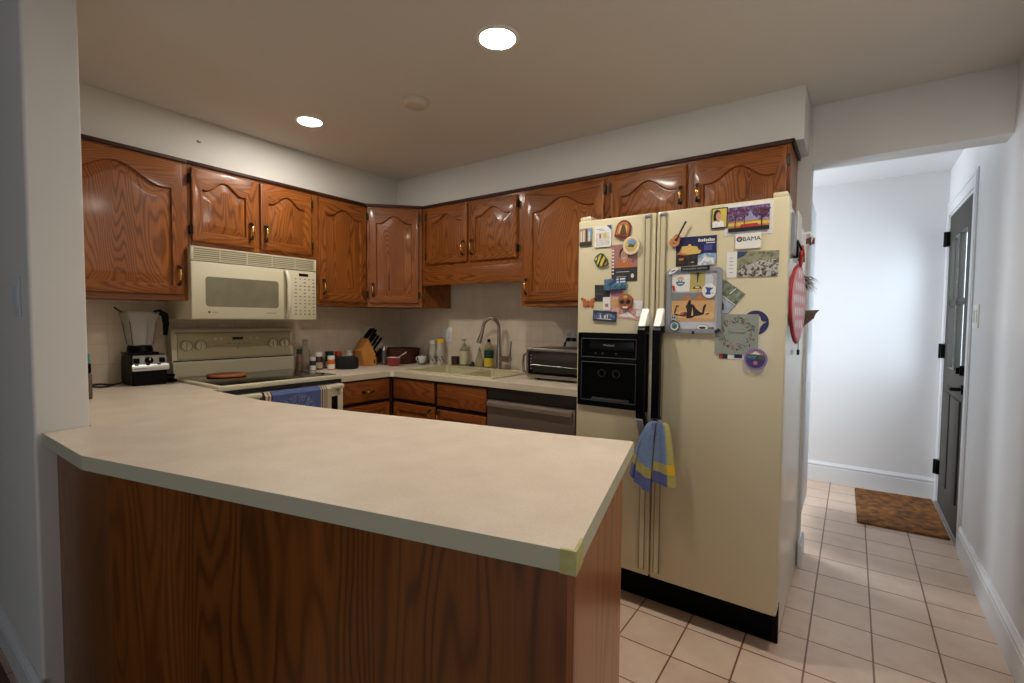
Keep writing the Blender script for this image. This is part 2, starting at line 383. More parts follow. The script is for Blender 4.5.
hw = MB(); hw.cyl((DX, .865, 1.01), (DX-.022, .865, 1.01), .03); hw.box(DX-.038, DX-.02, .859, .871, .99, 1.03, bev=.003); hw.build('deadbolt', BLK, d1)
for z in (1.875, 1.09, .26):
    hg = MB(); hg.box(DX-.022, DX+.004, DY1-.04, DY1+.012, z-.05, z+.05, bev=.002); hg.cyl((DX-.024, DY1-.012, z-.052), (DX-.024, DY1-.012, z+.052), .009); hg.build('hinge', BLK, d1)
MB().box(DX-.01, DX+dt, y0-.01, y1+.01, .001, .012).build('threshold', GREYM, d1)
# the world beyond the glass: a pale porch wall and boards
PORCH = mat('porch_paint', (150, 165, 190), .8)

# white door leaf folded back inside the hall
d2 = MB(); d2.box(3.034, 3.062, .30, 1.02, .075, 2.03, bev=.003)
for (za, zb_) in ((.2, .95), (1.08, 1.88)):
    d2.box(3.060, 3.065, .40, .92, za, zb_, bev=.002); d2.box(3.062, 3.070, .44, .88, za+.04, zb_-.04, bev=.003)
struct('door_2', d2, TRIM)

# recessed down-lights, smoke detector
EMI = mat('lamp_diffuser', (255, 248, 236), .5, emit=(255, 247, 235), estr=150)
def downlight(x, y, r, label):
    t = thing('recessed_ceiling_light', label, 'ceiling light', (x, y, H), group=None)
    MB().lathe([(r*1.0, -.002), (r*1.03, -.006), (r*1.22, -.005), (r*1.27, 0)], (x, y, H), 40).build('trim_ring', WHITE, t)
    MB().lathe([(0, -.0055), (r*.9, -.0055), (r*1.01, -.003)], (x, y, H), 40).build('diffuser', EMI, t)
downlight(2.123, -1.385, .068, 'round recessed light in the ceiling, the larger nearer one above the worktop')
downlight(.785, -1.350, .060, 'round recessed light in the ceiling above the microwave, the smaller farther one')
downlight(3.46, -1.42, .066, 'round recessed ceiling light nearest the right wall')
sd = MB().lathe([(0, -.030), (.035, -.030), (.052, -.026), (.060, -.012), (.066, -.008), (.068, 0)], (1.456, -1.188, H), 40)
tag(sd.build('smoke_detector', mat('detector_plastic', (196, 184, 164), .6), loc=(1.456, -1.188, H)), 'flat round cream smoke detector on the ceiling between the two lights', 'smoke detector')

# ================================================================== CABINETS
def arch(u, A):
    t = abs(2*u-1)/.84
    return A*.5*(1+math.cos(PI*min(t, 1)))
def loop(x0, x1, z0, z1, A, y, inset=0, n=20):
    x0 += inset; x1 -= inset; z0 += inset; z1 -= inset*1.0
    P = []; m = 5
    for k in range(m): P.append((x0+(x1-x0)*k/m, y, z0))
    for k in range(m): P.append((x1, y, z0+(z1-z0)*k/m))
    for k in range(n): 
        u = 1-k/n; P.append((x0+(x1-x0)*u, y, z1+arch(u, A)))
    for k in range(m): P.append((x0, y, z1-(z1-z0)*k/m))
    return P, m, n
def cab_door(parent, x0, x1, z0, z1, A, handle=None, hinge=None, y=0, t=.021, st=.050, mats=None, hz=None, hh=.075, top=None):
    """raised-panel door, front towards local -y; handle 'l'/'r' near the bottom, hinge side"""
    mats = mats or (OAKV, OAKH)
    top = st if top is None else top
    L0, m, n = loop(x0, x1, z0, z1, 0, y-.0005); L1, _, _ = loop(x0, x1, z0, z1, 0, y-t+.006); L1b, _, _ = loop(x0, x1, z0, z1, 0, y-t+.0015, .0025); L2, _, _ = loop(x0, x1, z0, z1, 0, y-t, .008)
    oz1 = z1-top-A
    L3, _, _ = loop(x0+st, x1-st, z0+st, oz1, A, y-t); L4, _, _ = loop(x0+st, x1-st, z0+st, oz1, A, y-t+.013, .006)
    tb = bmesh.new(); rings = [[tb.verts.new(p) for p in L] for L in (L0, L1, L1b, L2, L3, L4)]
    N = len(L0)
    for i in range(len(rings)-1):
        for k in range(N):
            f = tb.faces.new((rings[i][k], rings[i][(k+1) % N], rings[i+1][(k+1) % N], rings[i+1][k]))
            f.material_index = 1 if (k < m or (2*m <= k < 2*m+n)) else 0
    bmesh.ops.recalc_face_normals(tb, faces=tb.faces)
    b = MB(); me = bpy.data.meshes.new('t'); tb.to_mesh(me); tb.free(); b.bm.from_mesh(me)
    d = b.build('door', list(mats), parent, local=True, smooth=30)
    # raised field
    e = min(.042, (x1-x0)*.11)
    R = [loop(x0+st, x1-st, z0+st, oz1, A, y-t+.0125, .005)[0], loop(x0+st, x1-st, z0+st, oz1, A, y-t+.0125, .009)[0], loop(x0+st, x1-st, z0+st, oz1, A, y-t+.001, .010+e)[0], loop(x0+st, x1-st, z0+st, oz1, A, y-t+.001, .012+e)[0]]
    tb = bmesh.new(); rings = [[tb.verts.new(p) for p in L] for L in R]
    for i in range(3):
        for k in range(N): tb.faces.new((rings[i][k], rings[i][(k+1) % N], rings[i+1][(k+1) % N], rings[i+1][k]))
    tb.faces.new(rings[-1]); bmesh.ops.recalc_face_normals(tb, faces=tb.faces)
    b = MB(); me = bpy.data.meshes.new('t'); tb.to_mesh(me); tb.free(); b.bm.from_mesh(me)
    b.build('raised_panel', [mats[0]], d, local=True, smooth=20)
    if handle:
        hx = x0+.026 if handle == 'l' else x1-.026; zc = hz if hz is not None else z0+.095
        pull(d, hx, y-t, zc, hh, vertical=True)
    if hinge:
        hx = x0-.004 if hinge == 'l' else x1+.004
        for zz in (z0+.06, z1-.06):
            g = MB(); g.box(hx-.008, hx+.008, y-t-.002, y-.001, zz-.024, zz+.024, bev=.002); g.cyl((hx, y-t-.002, zz-.026), (hx, y-t-.002, zz+.026), .0045, n=10)
            g.build('hinge', BRDK, d, local=True)
    return d
def pull(parent, x, y, z, hh, vertical=True):
    g = MB()
    prof = [(.0, -1), (.009, -.93), (.012, -.80), (.005, -.68), (.0045, -.5), (.0075, -.30), (.0085, 0), (.0075, .30), (.0045, .5), (.005, .68), (.012, .80), (.009, .93), (.0, 1)]
    n = 14; rings = []; t = bmesh.new()
    for r, s in prof:
        off = -.026*max(0, 1-abs(s)**3)-.004; ring = []
        for k in range(n if r > 0 else 1):
            a = 2*PI*k/n; c1, c2 = r*math.cos(a), r*math.sin(a)*.8
            co = (x+c1, y+off+c2, z+s*hh/1.35) if vertical else (x+s*hh/1.35, y+off+c2, z+c1)
            ring.append(t.verts.new(co))
        rings.append(ring)
    for i in range(len(rings)-1):
        a, b = rings[i], rings[i+1]
        for k in range(n):
            k2 = (k+1) % n
            if len(a) == 1: f = t.faces.new((a[0], b[k2], b[k]))
            elif len(b) == 1: f = t.faces.new((a[k], a[k2], b[0]))
            else: f = t.faces.new((a[k], a[k2], b[k2], b[k]))
            f.material_index = 1 if 4 <= i <= 7 else 0
    bmesh.ops.recalc_face_normals(t, faces=t.faces)
    me = bpy.data.meshes.new('t'); t.to_mesh(me); t.free(); g.bm.from_mesh(me)
    g.build('handle', [BRDK, BRASS], parent, local=True)

def carcass(parent, w, z0, z1, depth, crown=True, stiles=(), name='body'):
    b = MB(); b.box(0, w, .018, depth, z0, z1)
    sw = .032
    b.box(0, sw, 0, .018, z0, z1); b.box(w-sw, w, 0, .018, z0, z1)
    b.box(sw, w-sw, 0, .018, z0, z0+.035, mi=1); b.box(sw, w-sw, 0, .018, z1-.04, z1, mi=1)
    for s_ in stiles: b.box(s_-.022, s_+.022, 0, .018, z0+.035, z1-.04)
    b.build(name, [OAKV, OAKH], parent, local=True)
ZT = 2.133; AD = .325
# left run : front faces +x  -> rotz = +90
def left_cab(y0, y1, z0, label, doors, stiles=(), group='oak wall cabinets'):
    w = y1-y0-.001; c = thing('wall_cabinet', label, 'cabinet', (AD, y0+.0005, 0), PI/2)
    carcass(c, w, z0, ZT-.002, AD-.006, stiles=stiles)
    for d in doors: cab_door(c, *d)
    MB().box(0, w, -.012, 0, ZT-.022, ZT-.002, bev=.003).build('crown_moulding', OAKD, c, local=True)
    return c
def back_cab(x0, x1, z0, label, doors, stiles=(), end=0):
    w = x1-x0-.001; c = thing('wall_cabinet', label, 'cabinet', (x0+.0005, -AD, 0), 0)
    carcass(c, w, z0, ZT-.002, AD-.006, stiles=stiles)
    for d in doors: cab_door(c, *d)
    m = MB().box(0, w+end, -.012, 0, ZT-.022, ZT-.002, bev=.003)
    if end: m.box(w, w+end, -.012, AD-.02, ZT-.022, ZT-.002, bev=.003)
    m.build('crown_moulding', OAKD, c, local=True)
    return c
left_cab(-2.425, -1.79, 1.372, 'large oak wall cabinet with one wide arched door beside the partition', [(.03, .605, 1.402, 2.095, .085, 'r', None, 0, .021, .050, None, 1.505)])
left_cab(-1.79, -1.02, 1.676, 'short two-door oak wall cabinet directly above the microwave', [(.014, .350, 1.70, 2.095, .060, 'r', 'l'), (.386, .722, 1.70, 2.095, .060, 'l', 'r')], stiles=(.368,))
left_cab(-1.02, -.612, 1.372, 'tall narrow oak wall cabinet right of the microwave, left of the angled corner', [(.004, .392, 1.402, 2.095, .055, 'l', 'r')])
# diagonal corner cabinet
c = thing('wall_cabinet', 'oak wall cabinet set diagonally across the corner above the knife block', 'cabinet', (.325, -.61, 0), PI/4)
wd = math.hypot(.285, .285)
# body polygon in local coordinates
def tl(x, y):
    dx, dy = x-.325, y+.61; s = math.sqrt(.5); return (dx*s+dy*s, -dx*s+dy*s)
b = MB(); b.prism([tl(.008, -.611), tl(.326, -.611), (0.002, .002), (wd-.002, .002), tl(.611, -.326), tl(.611, -.008), tl(.008, -.008)][1:] + [tl(.008, -.611)], 'z', 1.372, ZT-.002, mi=0)
b.build('body', [OAKV, OAKH], c, local=True)
b = MB(); b.box(0.002, .03, -.012, .002, 1.372, ZT-.002); b.box(wd-.03, wd-.002, -.012, .002, 1.372, ZT-.002); b.box(.03, wd-.03, -.012, .002, 1.372, 1.40, mi=1); b.box(.03, wd-.03, -.012, .002, 2.09, ZT-.002, mi=1)
b.build('face_frame', [OAKV, OAKH], c, local=True)
cab_door(c, .020, wd-.026, 1.402, 2.095, .055, 'l', 'r', y=-.012)
MB().box(-.002, wd+.002, -.024, -.012, ZT-.022, ZT-.002, bev=.003).build('crown_moulding', OAKD, c, local=True)
# over the sink
c = back_cab(.613, 1.525, 1.655, 'short two-door oak wall cabinet over the sink with a valance board', [(.060, .456, 1.69, 2.095, .055, 'r', 'l'), (.484, .880, 1.69, 2.095, .055, 'l', 'r')], stiles=(.470,))
MB().box(0, .911, 0.0, .018, 1.537, 1.6545, bev=.002).build('valance', OAKH, c, local=True)
back_cab(1.525, 2.13, 1.372, 'tall oak wall cabinet above the toaster oven, left of the fridge', [(.028, .576, 1.402, 2.095, .07, 'l', 'r', 0, .021, .06)])
back_cab(2.13, 3.03, 1.765, 'wide two-door oak wall cabinet above the fridge', [(.018, .432, 1.79, 2.095, .065, 'r', 'l', 0, .021, .05, None, 1.938, .065), (.466, .886, 1.79, 2.095, .065, 'l', 'r', 0, .021, .05, None, 1.938, .065)], stiles=(.449,), end=.014)

# base cabinets
def drawer_front(c, x0, x1, z0, z1, y=0, handle=False):
    b = MB(); b.box(x0, x1, y-.019, y-.0005, z0, z1, bev=.005); d = b.build('drawer', [OAKB], c, local=True)
    if handle:
        zc = (z0+z1)/2; xc = (x0+x1)/2
        pull(d, xc, y-.019, zc, .062, vertical=False)
    return d
def base_body(c, w, depth, stiles=(), ztop=.874):
    b = MB(); b.box(0, w, .019, depth, .10, ztop)
    if ztop < .87: b.box(0, .012, .019, depth, ztop, .874); b.box(w-.012, w, .019, depth, ztop, .874)
    b.box(0, w, .07, depth, 0.001, .10, mi=2)
    b.box(0, .022, 0, .019, .10, .874); b.box(w-.022, w, 0, .019, .10, .874); b.box(.022, w-.022, 0, .019, .855, .874, mi=1); b.box(.022, w-.022, 0, .019, .675, .70, mi=1); b.box(.022, w-.022, 0, .019, .10, .13, mi=1)
    for s in stiles: b.box(s-.012, s+.012, 0, .019, .10, .874)
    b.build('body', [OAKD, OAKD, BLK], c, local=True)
c = thing('base_cabinet', 'oak base cabinet with a pull-handled drawer right of the stove', 'cabinet', (.61, -1.056, 0), PI/2)
base_body(c, .44, .58)
drawer_front(c, .016, .398, .725, .862, handle=True)
cab_door(c, .016, .398, .12, .700, 0, None, None, mats=(OAKV, OAKB), st=.05)
c = thing('base_cabinet', 'oak sink base cabinet with two false drawer fronts under the sink', 'cabinet', (.622, -.61, 0), 0)
base_body(c, .858, .58, stiles=(.427,), ztop=.71)
drawer_front(c, .012, .412, .722, .862); drawer_front(c, .442, .852, .714, .862)
cab_door(c, .012, .412, .12, .694, 0, 'r', None, mats=(OAKV, OAKB), st=.05, hz=.63); cab_door(c, .442, .852, .12, .686, 0, 'l', None, mats=(OAKV, OAKB), st=.05, hz=.63)

# dishwasher
t = thing('dishwasher', 'dark stainless steel dishwasher under the counter beside the fridge', 'dishwasher', (1.79, -.61, 0))
MB().box(1.487, 2.09, -.60, -.03, .012, .872).build('body', BLK, t)
MB().box(1.489, 2.088, -.632, -.60, .11, .80, bev=.004).build('door', STEELD, t)
MB().box(1.489, 2.088, -.628, -.60, .806, .872, bev=.003).build('control_panel', mat('dishwasher_panel', (62, 56, 50), .4, .6), t)
g = MB(); g.box(1.500, 2.080, -.656, -.632, .764, .796, bev=.006); g.build('handle', mat('steel_bar', (176, 162, 148), .3, .6), t)
MB().box(1.489, 2.088, -.56, -.55, .013, .10).build('kickplate', BLK, t)

# ================================================================== WORKTOPS
ZC = .914; TH = .038
SX0, SX1, SY0, SY1 = .70, 1.45, -.555, -.10
b = MB()
def slab(x0, x1, y0, y1): b.box(x0, x1, y0, y1, ZC-TH, ZC)
b.prism([(.006, -1.056), (.635, -1.056), (.635, -.66), (.655, -.638), (SX0, -.638), (SX0, -.006), (.006, -.006)], 'z', ZC-TH, ZC)
slab(SX0, SX1, -.638, SY0); slab(SX0, SX1, SY1, -.006); slab(SX1, 2.205, -.638, -.006)
ct = b.build('countertop', [LAM], loc=(.3, -.3, ZC-TH), smooth=0); tag(ct, 'cream laminate L-shaped countertop around the sink, below the tiled walls', 'countertop')
# light front nosing
b = MB(); b.box(.6355, .6385, -1.056, -.661, ZC-TH+.001, ZC-.001); b.box(.66, 2.205, -.6415, -.6385, ZC-TH+.001, ZC-.001)
b.build('front_edge', mat('counter_nosing', (206, 192, 166), .4), ct, local=False)
# peninsula
pen = [(.006, -2.425), (1.217, -2.425), (1.217, -2.548), (1.640, -2.548), (2.942, -2.243)]
far = Vector((2.756, -1.513)); rr = .02
pen += [(2.760, -1.535), (2.758, -1.520), (2.745, -1.512), (2.535, -1.566), (2.109, -1.640), (1.665, -1.737), (1.155, -1.822), (.66, -1.822), (.66, -1.797), (.006, -1.797)]
b = MB(); b.prism(pen, 'z', ZC-TH, ZC, mi=0, mside=1)
pt = b.build('countertop', [LAM, LAME], loc=(2.0, -2.0, ZC-TH), smooth=0); tag(pt, 'long cream laminate peninsula worktop in the foreground, angled at both ends', 'countertop')
# worn corner cap
e1 = Vector((1.640-2.942, -2.548+2.243)).normalized(); e2 = Vector((2.760-2.942, -1.535+2.243)).normalized()
P0 = Vector((2.942, -2.243)); n1 = Vector((e1.y, -e1.x)); 
o1 = Vector((-e1.y, e1.x)); o1 = o1 if o1.dot(e2) < 0 else -o1
o2 = Vector((-e2.y, e2.x)); o2 = o2 if o2.dot(e1) < 0 else -o2
q = .0016
cp = MB(); A = P0+e1*.026+o1*q; Bc = P0+o1*q+o2*q; Cc = P0+e2*.05+o2*q; D = P0+e2*.05-o2*.004; Ec = P0-o1*.004-o2*.004; Fc = P0+e1*.026-o1*.004
cp.prism([tuple(v) for v in (A, Bc, Cc, D, Ec, Fc)], 'z', ZC-TH-.001, ZC+.001)
cp.build('corner_tape', mat('masking_tape', (178, 170, 104), .55, var=((190, 184, 128), 60)), pt)

# peninsula base
P1 = (1.72, -2.515); P2 = (2.934, -2.231); P3 = (2.800, -1.705)
t = thing('peninsula_cabinet', 'oak panelled peninsula base under the long foreground worktop', 'cabinet', (2.0, -2.2, 0))
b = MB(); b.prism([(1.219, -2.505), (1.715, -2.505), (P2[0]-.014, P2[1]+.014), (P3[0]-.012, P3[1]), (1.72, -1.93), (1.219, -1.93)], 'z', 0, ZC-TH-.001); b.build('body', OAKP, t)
u = (Vector(P2)-Vector(P1)); L = u.length; ang = math.atan2(u.y, u.x)
def panel(name, p, q_, th, m, z0=0.0, z1=ZC-TH-.002):
    """flat board between two plan points, its own local frame along the board so the grain stays upright"""
    p = Vector(p); q_ = Vector(q_); d = q_-p; nrm = Vector((d.y, -d.x)).normalized()
    o = MB().box(0, d.length, 0, th, z0, z1, bev=.0008).build(name, m, t, local=True, smooth=0)
    o.location = Vector((p.x, p.y, 0))-Vector(t.location); o.rotation_euler = (0, 0, math.atan2(d.y, d.x)); return o
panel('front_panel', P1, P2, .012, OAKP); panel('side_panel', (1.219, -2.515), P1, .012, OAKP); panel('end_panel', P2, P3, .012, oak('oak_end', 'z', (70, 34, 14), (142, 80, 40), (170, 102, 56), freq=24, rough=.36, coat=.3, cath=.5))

# ================================================================== STOVE
y0, y1 = -1.794, -1.059
t = thing('stove', 'almond electric range with black glass cooktop between the counters', 'stove', (.33, -1.426, 0))
MB().box(.03, .62, y0+.003, y1-.003, .06, .900).build('body', ALM, t)
b = MB(); b.box(.09, .655, y0, y1, .901, .928, bev=.006); b.build('cooktop_frame', ALM, t)
MB().box(.10, .632, y0+.028, y1-.028, .926, .9305, bev=.001).build('glass_cooktop', BLKG, t)
# backguard with console
b = MB(); b.prism([(.012, .90), (.10, .90), (.10, 1.005), (.085, 1.025), (.075, 1.205), (.065, 1.215), (.012, 1.215)], 'y', y0, y1)
bg = b.build('backguard', ALM, t)
b = MB(); b.box(.083, .090, y0+.006, y1-.006, 1.020, 1.027); b.build('vent_gap', RUB, bg)
b = MB(); b.prism([(.070, 1.04), (.094, 1.035), (.086, 1.185), (.062, 1.19)], 'y', y0+.028, y1-.022); cp_ = b.build('console', mat('console_almond', (182, 172, 136), .35, coat=.2), bg)
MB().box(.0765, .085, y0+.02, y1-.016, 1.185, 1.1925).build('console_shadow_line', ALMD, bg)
def cx(z): return .094-.008*(z-1.035)/.15
for yk in (-1.722, -1.646, -1.206, -1.125):
    z = 1.112; b = MB(); b.lathe([(.027, 0), (.029, .003), (.026, .012), (.022, .014), (0, .015)], (cx(z)-.001, yk, z), 24, axis='x'); b.box(cx(z)+.010, cx(z)+.028, yk-.005, yk+.005, z-.021, z+.021, bev=.003)
    b.build('knob', ALM, bg)
    MB().lathe([(.028, -.0005), (.036, -.0005), (.036, .0012), (.028, .0012)], (cx(z), yk, z), 28, axis='x').build('knob_dial', ALMD, bg)
b = MB(); b.box(cx(1.15)-.002, cx(1.15)+.001, -1.462, -1.398, 1.143, 1.160); b.build('clock_display', BLKG, bg)
b = MB()
for yk in (-1.56, -1.53, -1.35, -1.31): MB().box(cx(1.15), cx(1.15)+.003, yk-.008, yk+.008, 1.146, 1.156, bev=.001).build('button', ALM, bg)
for i in range(5): b.box(cx(1.11), cx(1.11)+.001, -1.49+i*.03, -1.475+i*.03, 1.117, 1.120, mi=1)
for i in range(3): b.box(cx(1.11), cx(1.11)+.001, -1.565+i*.02, -1.555+i*.02, 1.105, 1.108, mi=1)
b.build('printed_marks', [ALM, TEXTG], bg)
b = MB(); b.lathe([(0, 0), (.004, 0), (.004, .001), (0, .001)], (cx(1.09), -1.43, 1.09), 16, axis='x'); b.build('logo_dot', TEXTD, bg)
# oven door
b = MB(); b.box(.620, .668, y0+.004, y1-.004, .20, .872, bev=.008); od = b.build('oven_door', ALM, t)
MB().box(.6675, .6705, y0+.055, y1-.048, .33, .800, bev=.004).build('oven_window', BLKG, od)
MB().box(.620, .646, y0+.004, y1-.004, .878, .898).build('vent_strip', RUB, t)
b = MB(); b.box(.696, .720, y0+.03, y1-.03, .852, .876, bev=.008)
b.box(.663, .713, y0+.03, y0+.065, .850, .878, bev=.006); b.box(.663, .713, y1-.065, y1-.03, .850, .878, bev=.006); b.build('oven_handle', ALM, od)
MB().box(.62, .664, y0+.004, y1-.004, .07, .195, bev=.006).build('storage_drawer', ALM, t)
# towel over the handle
TB = mat('towel_blue', (78, 94, 142), .95, var=((88, 104, 152), 120), bump=(700, .5)); TC = mat('towel_cream', (196, 184, 156), .95, bump=(700, .5)); TN = mat('towel_navy', (36, 42, 74), .95); TT = mat('towel_tan', (150, 124, 92), .95)
ys = [(-1.600, 2), (-1.592, 1), (-1.580, 3), (-1.570, 1), (-1.560, 2), (-1.553, 0), (-1.262, 1), (-1.256, 2), (-1.250, 1), (-1.243, 3), (-1.233, 1), (-1.226, 2), (-1.221, 1), (-1.212, 1), (-1.190, 1)]
edges = [a for a, _ in ys]; Y = []; mi_ = []
for i in range(len(edges)-1):
    k = 14 if ys[i][1] == 0 else 1
    for j in range(k): Y.append(edges[i]+(edges[i+1]-edges[i])*j/k); mi_.append(ys[i][1])
Y.append(edges[-1])
prof = []
for k in range(10): prof.append((.7255+.001*k, .52+.34*k/9))
for k in range(1, 8):
    a = PI*k/8; prof.append((.708+.0175*math.cos(a), .864+.0175*math.sin(a)+.0))
for k in range(6): prof.append((.6905, .862-.20*k/5))
rows = [[(x+.0018*math.sin(yv*70)*(1 if z < .86 else .2), yv, z) for yv in Y] for x, z in prof]
b = MB(); b.grid(rows, mi=lambda i, j: mi_[j], thick=.002)
# pale branching tree woven in the blue
def strand(p, a, l, d):
    if d == 0: return
    q_ = (p[0]+l*math.cos(a), p[1]+l*math.sin(a))
    b.tube([(.7365+.0004*d, p[0], p[1]), (.7365, q_[0], q_[1])], .0011, n=5, mi=4)
    strand(q_, a+.38, l*.78, d-1); strand(q_, a-.33, l*.78, d-1)
for a in (.5, 1.0, 1.57, 2.1, 2.6): strand((-1.41, .735), a, .042, 4)
tag(b.build('dish_towel', [TB, TC, TN, TT, mat('towel_pale_blue', (150, 160, 190), .95)], loc=(.71, -1.4, .52)), 'blue dish towel with pale tree pattern and striped cream ends on the oven handle', 'towel')
# round board on cooktop
b = MB().lathe([(0, 0), (.100, 0), (.106, .004), (.106, .010), (.102, .014), (0, .014)], (.235, -1.565, .9308), 48)
tag(b.build('round_trivet', mat('trivet_terracotta', (164, 92, 52), .6, var=((176, 104, 60), 20)), loc=(.235, -1.565, .9308)), 'round terracotta-brown trivet lying on the black glass cooktop', 'trivet')

# ================================================================== MICROWAVE
my0, my1, mz0, mz1, mx = -1.800, -1.060, 1.270, 1.668, .380
t = thing('microwave', 'almond over-the-range microwave mounted under the short cabinet', 'microwave', (.19, -1.43, mz0))
MB().box(.010, mx-.03, my0+.004, my1-.004, mz0, mz1, bev=.004).build('body', ALM, t)
gz = 1.590
b = MB(); b.box(mx-.03, mx-.008, my0, my1, gz+.002, mz1, bev=.003); b.box(mx-.01, mx, my0, my1, mz1-.010, mz1, bev=.003); b.box(mx-.01, mx, my0, my1, gz+.002, gz+.008, bev=.002)
b.box(mx-.01, mx, my0, my0+.015, gz, mz1, bev=.002); b.box(mx-.01, mx, my1-.015, my1, gz, mz1, bev=.002)
for k in range(5): 
    z = gz+.013+k*.0112; b.box(mx-.012, mx-.001, my0+.012, my1-.012, z, z+.0045)
for k in range(4):
    yk = my0+(my1-my0)*(k+1)/5; b.box(mx-.012, mx-.0015, yk-.003, yk+.003, gz+.006, mz1-.006)
b.build('vent_grille', ALM, t)
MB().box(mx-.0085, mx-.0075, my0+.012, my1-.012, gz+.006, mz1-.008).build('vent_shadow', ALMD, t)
hy = -1.262
b = MB(); b.box(mx-.03, mx, my0, hy-.018, mz0+.004, gz-.002, bev=.006); dr_ = b.build('door', ALM, t)
def rrect(y0, y1, z0, z1, r, n=6):
    P = []
    for (cy_, cz_, a0) in ((y1-r, z0+r, -PI/2), (y1-r, z1-r, 0), (y0+r, z1-r, PI/2), (y0+r, z0+r, PI)):
        for k in range(n+1):
            a = a0+PI/2*k/n; P.append((cy_+r*math.cos(a), cz_+r*math.sin(a)))
    return P
MB().prism(rrect(-1.730, -1.318, 1.343, 1.508, .018), 'x', mx-.001, mx+.0012, bev=.0005).build('window', MWGLASS, dr_)
b = MB(); b.lathe([(0, .0006), (.0065, .0006), (.0065, 0)], (mx, -1.713, 1.312), 16, axis='x')
for k in range(4): b.box(mx, mx+.0006, -1.70+k*.008, -1.695+k*.008, 1.310, 1.314)
for k in range(6): b.box(mx, mx+.0006, -1.392+k*.010, -1.385+k*.010, 1.310, 1.314)
b.build('logo', TEXTG, dr_)
b = MB(); b.box(mx-.03, mx-.002, hy-.017, my1, mz0+.004, gz-.002, bev=.004); pn = b.build('control_panel', ALM, t)
pts = []
for k in range(15):
    s = -1+2*k/14; pts.append((mx+.002+.034*(1-s**4), hy-.006, 1.288+(s+1)/2*.285))
b = MB(); b.tube(pts, .010, n=12, rs=[.0135-.003*abs(-1+2*k/14)**2 for k in range(15)]); b.build('door_handle', mat('handle_ivory', (224, 218, 196), .3), dr_)
MB().box(mx-.003, mx-.0005, hy-.024, hy-.0165, mz0+.008, gz-.006).build('handle_shade_strip', ALMD, dr_)  # darker strip puts the shading beside the door handle into the colour
b = MB(); b.box(mx-.002, mx-.0008, -1.182, -1.118, 1.552, 1.570); b.build('display', BLKG, pn)
b = MB()
for r_ in range(11):
    z = 1.534-r_*.0225
    for c_ in range(5):
        if (r_ in (1, 4, 8) and c_ % 2): continue
        yk = -1.205+c_*.031; w_ = .007 if r_ % 3 else .005
        b.box(mx-.002, mx-.0008, yk-w_, yk+w_, z-.003, z+.003)
b.build('keypad', mat('keypad_print', (120, 114, 94), .5), pn)

# ================================================================== FRIDGE
FX0, FX1, FYF, ZF = 2.232, 3.087, -.893, 1.742
t = thing('refrigerator', 'cream side-by-side refrigerator with black water dispenser covered in magnets', 'refrigerator', (2.66, -.45, 0))
b = MB(); b.prism([(-.80, .165), (-.80, ZF-.015), (-.03, ZF-.015), (-.03, .012), (-.76, .012), (-.76, .165)], 'x', FX0+.004, FX1-.004, bev=.002); b.build('body', CREAMS, t)
XG = 2.598
b = MB()
DX0, DX1, DZ0, DZ1 = 2.243, 2.578, .890, 1.228   # dispenser
dl = MB()
# left door built round the dispenser recess
dl.box(FX0, XG-.003, FYF, -.812, .168, ZF, bev=.006, seg=3)
ld = dl.build('door', CREAM, t)
rd = MB().box(XG+.003, FX1, FYF, -.812, .168, ZF, bev=.006, seg=3).build('door', CREAM, t)
MB().box(FX0+.012, FX1-.012, -.815, -.798, .17, ZF-.02).build('door_gasket', mat('gasket', (120, 110, 84), .7), t)
b = MB(); b.box(FX0+.004, FX1-.002, -.783, -.762, .002, .164, bev=.002)
for k in range(9): b.box(FX0+.02, FX1-.02, -.788, -.782, .022+k*.0125, .0275+k*.0125)
b.build('kick_grille', BLK, t)
for (xa, xb) in ((FX0+.004, FX0+.06), (FX1-.055, FX1-.006)): MB().box(xa, xb, -.888, -.80, ZF-.002, ZF+.020, bev=.006).build('hinge_cover', CREAM, t)
MB().box(FX1-.055, FX1-.01, -.86, -.80, .155, .168, bev=.003).build('bottom_hinge', RUB, t)
# handle trims : full-length channel with a black grip
for dparent, xa, xb in ((ld, 2.549, 2.578), (rd, 2.614, 2.643)):
    b = MB(); b.box(xa+.001, xa+.005, FYF-.007, FYF+.001, .195, ZF-.004, bev=.002); b.box(xb-.005, xb-.001, FYF-.007, FYF+.001, .195, ZF-.004, bev=.002); b.box(xa+.004, xb-.004, FYF-.004, FYF+.001, .20, ZF-.012, mi=2)
    b.box(xa+.001, xb-.001, FYF-.009, FYF, ZF-.018, ZF-.006, bev=.002, mi=1)
    b.build('handle_trim', [mat('trim_taupe', (150, 138, 110), .35, .3), GREYM, CREAM], dparent)
    cxm = (xa+xb)/2
    prof = [(FYF-.004, .80), (FYF-.022, .80), (FYF-.058, .868), (FYF-.062, .885), (FYF-.062, 1.245), (FYF-.050, 1.262), (FYF-.004, 1.262), (FYF-.004, 1.235), (FYF-.036, 1.235), (FYF-.036, .89), (FYF-.004, .835)]
    b = MB(); b.prism([(y_, z_) for y_, z_ in prof], 'x', cxm-.016, cxm+.016)
    b.build('grip', BLK, dparent)
    b = MB(); b.prism([(FYF-.004, 1.330), (FYF-.010, 1.336), (FYF-.058, 1.262), (FYF-.050, 1.258), (FYF-.004, 1.262)], 'x', cxm-.015, cxm+.015, bev=.002); b.build('grip_cap', WHITE, dparent)
    b = MB(); b.prism([(FYF-.003, .775), (FYF-.003, .80), (FYF-.022, .80), (FYF-.060, .868), (FYF-.062, .862), (FYF-.02, .785)], 'x', cxm-.014, cxm+.014); b.build('grip_foot', GREYM, dparent)
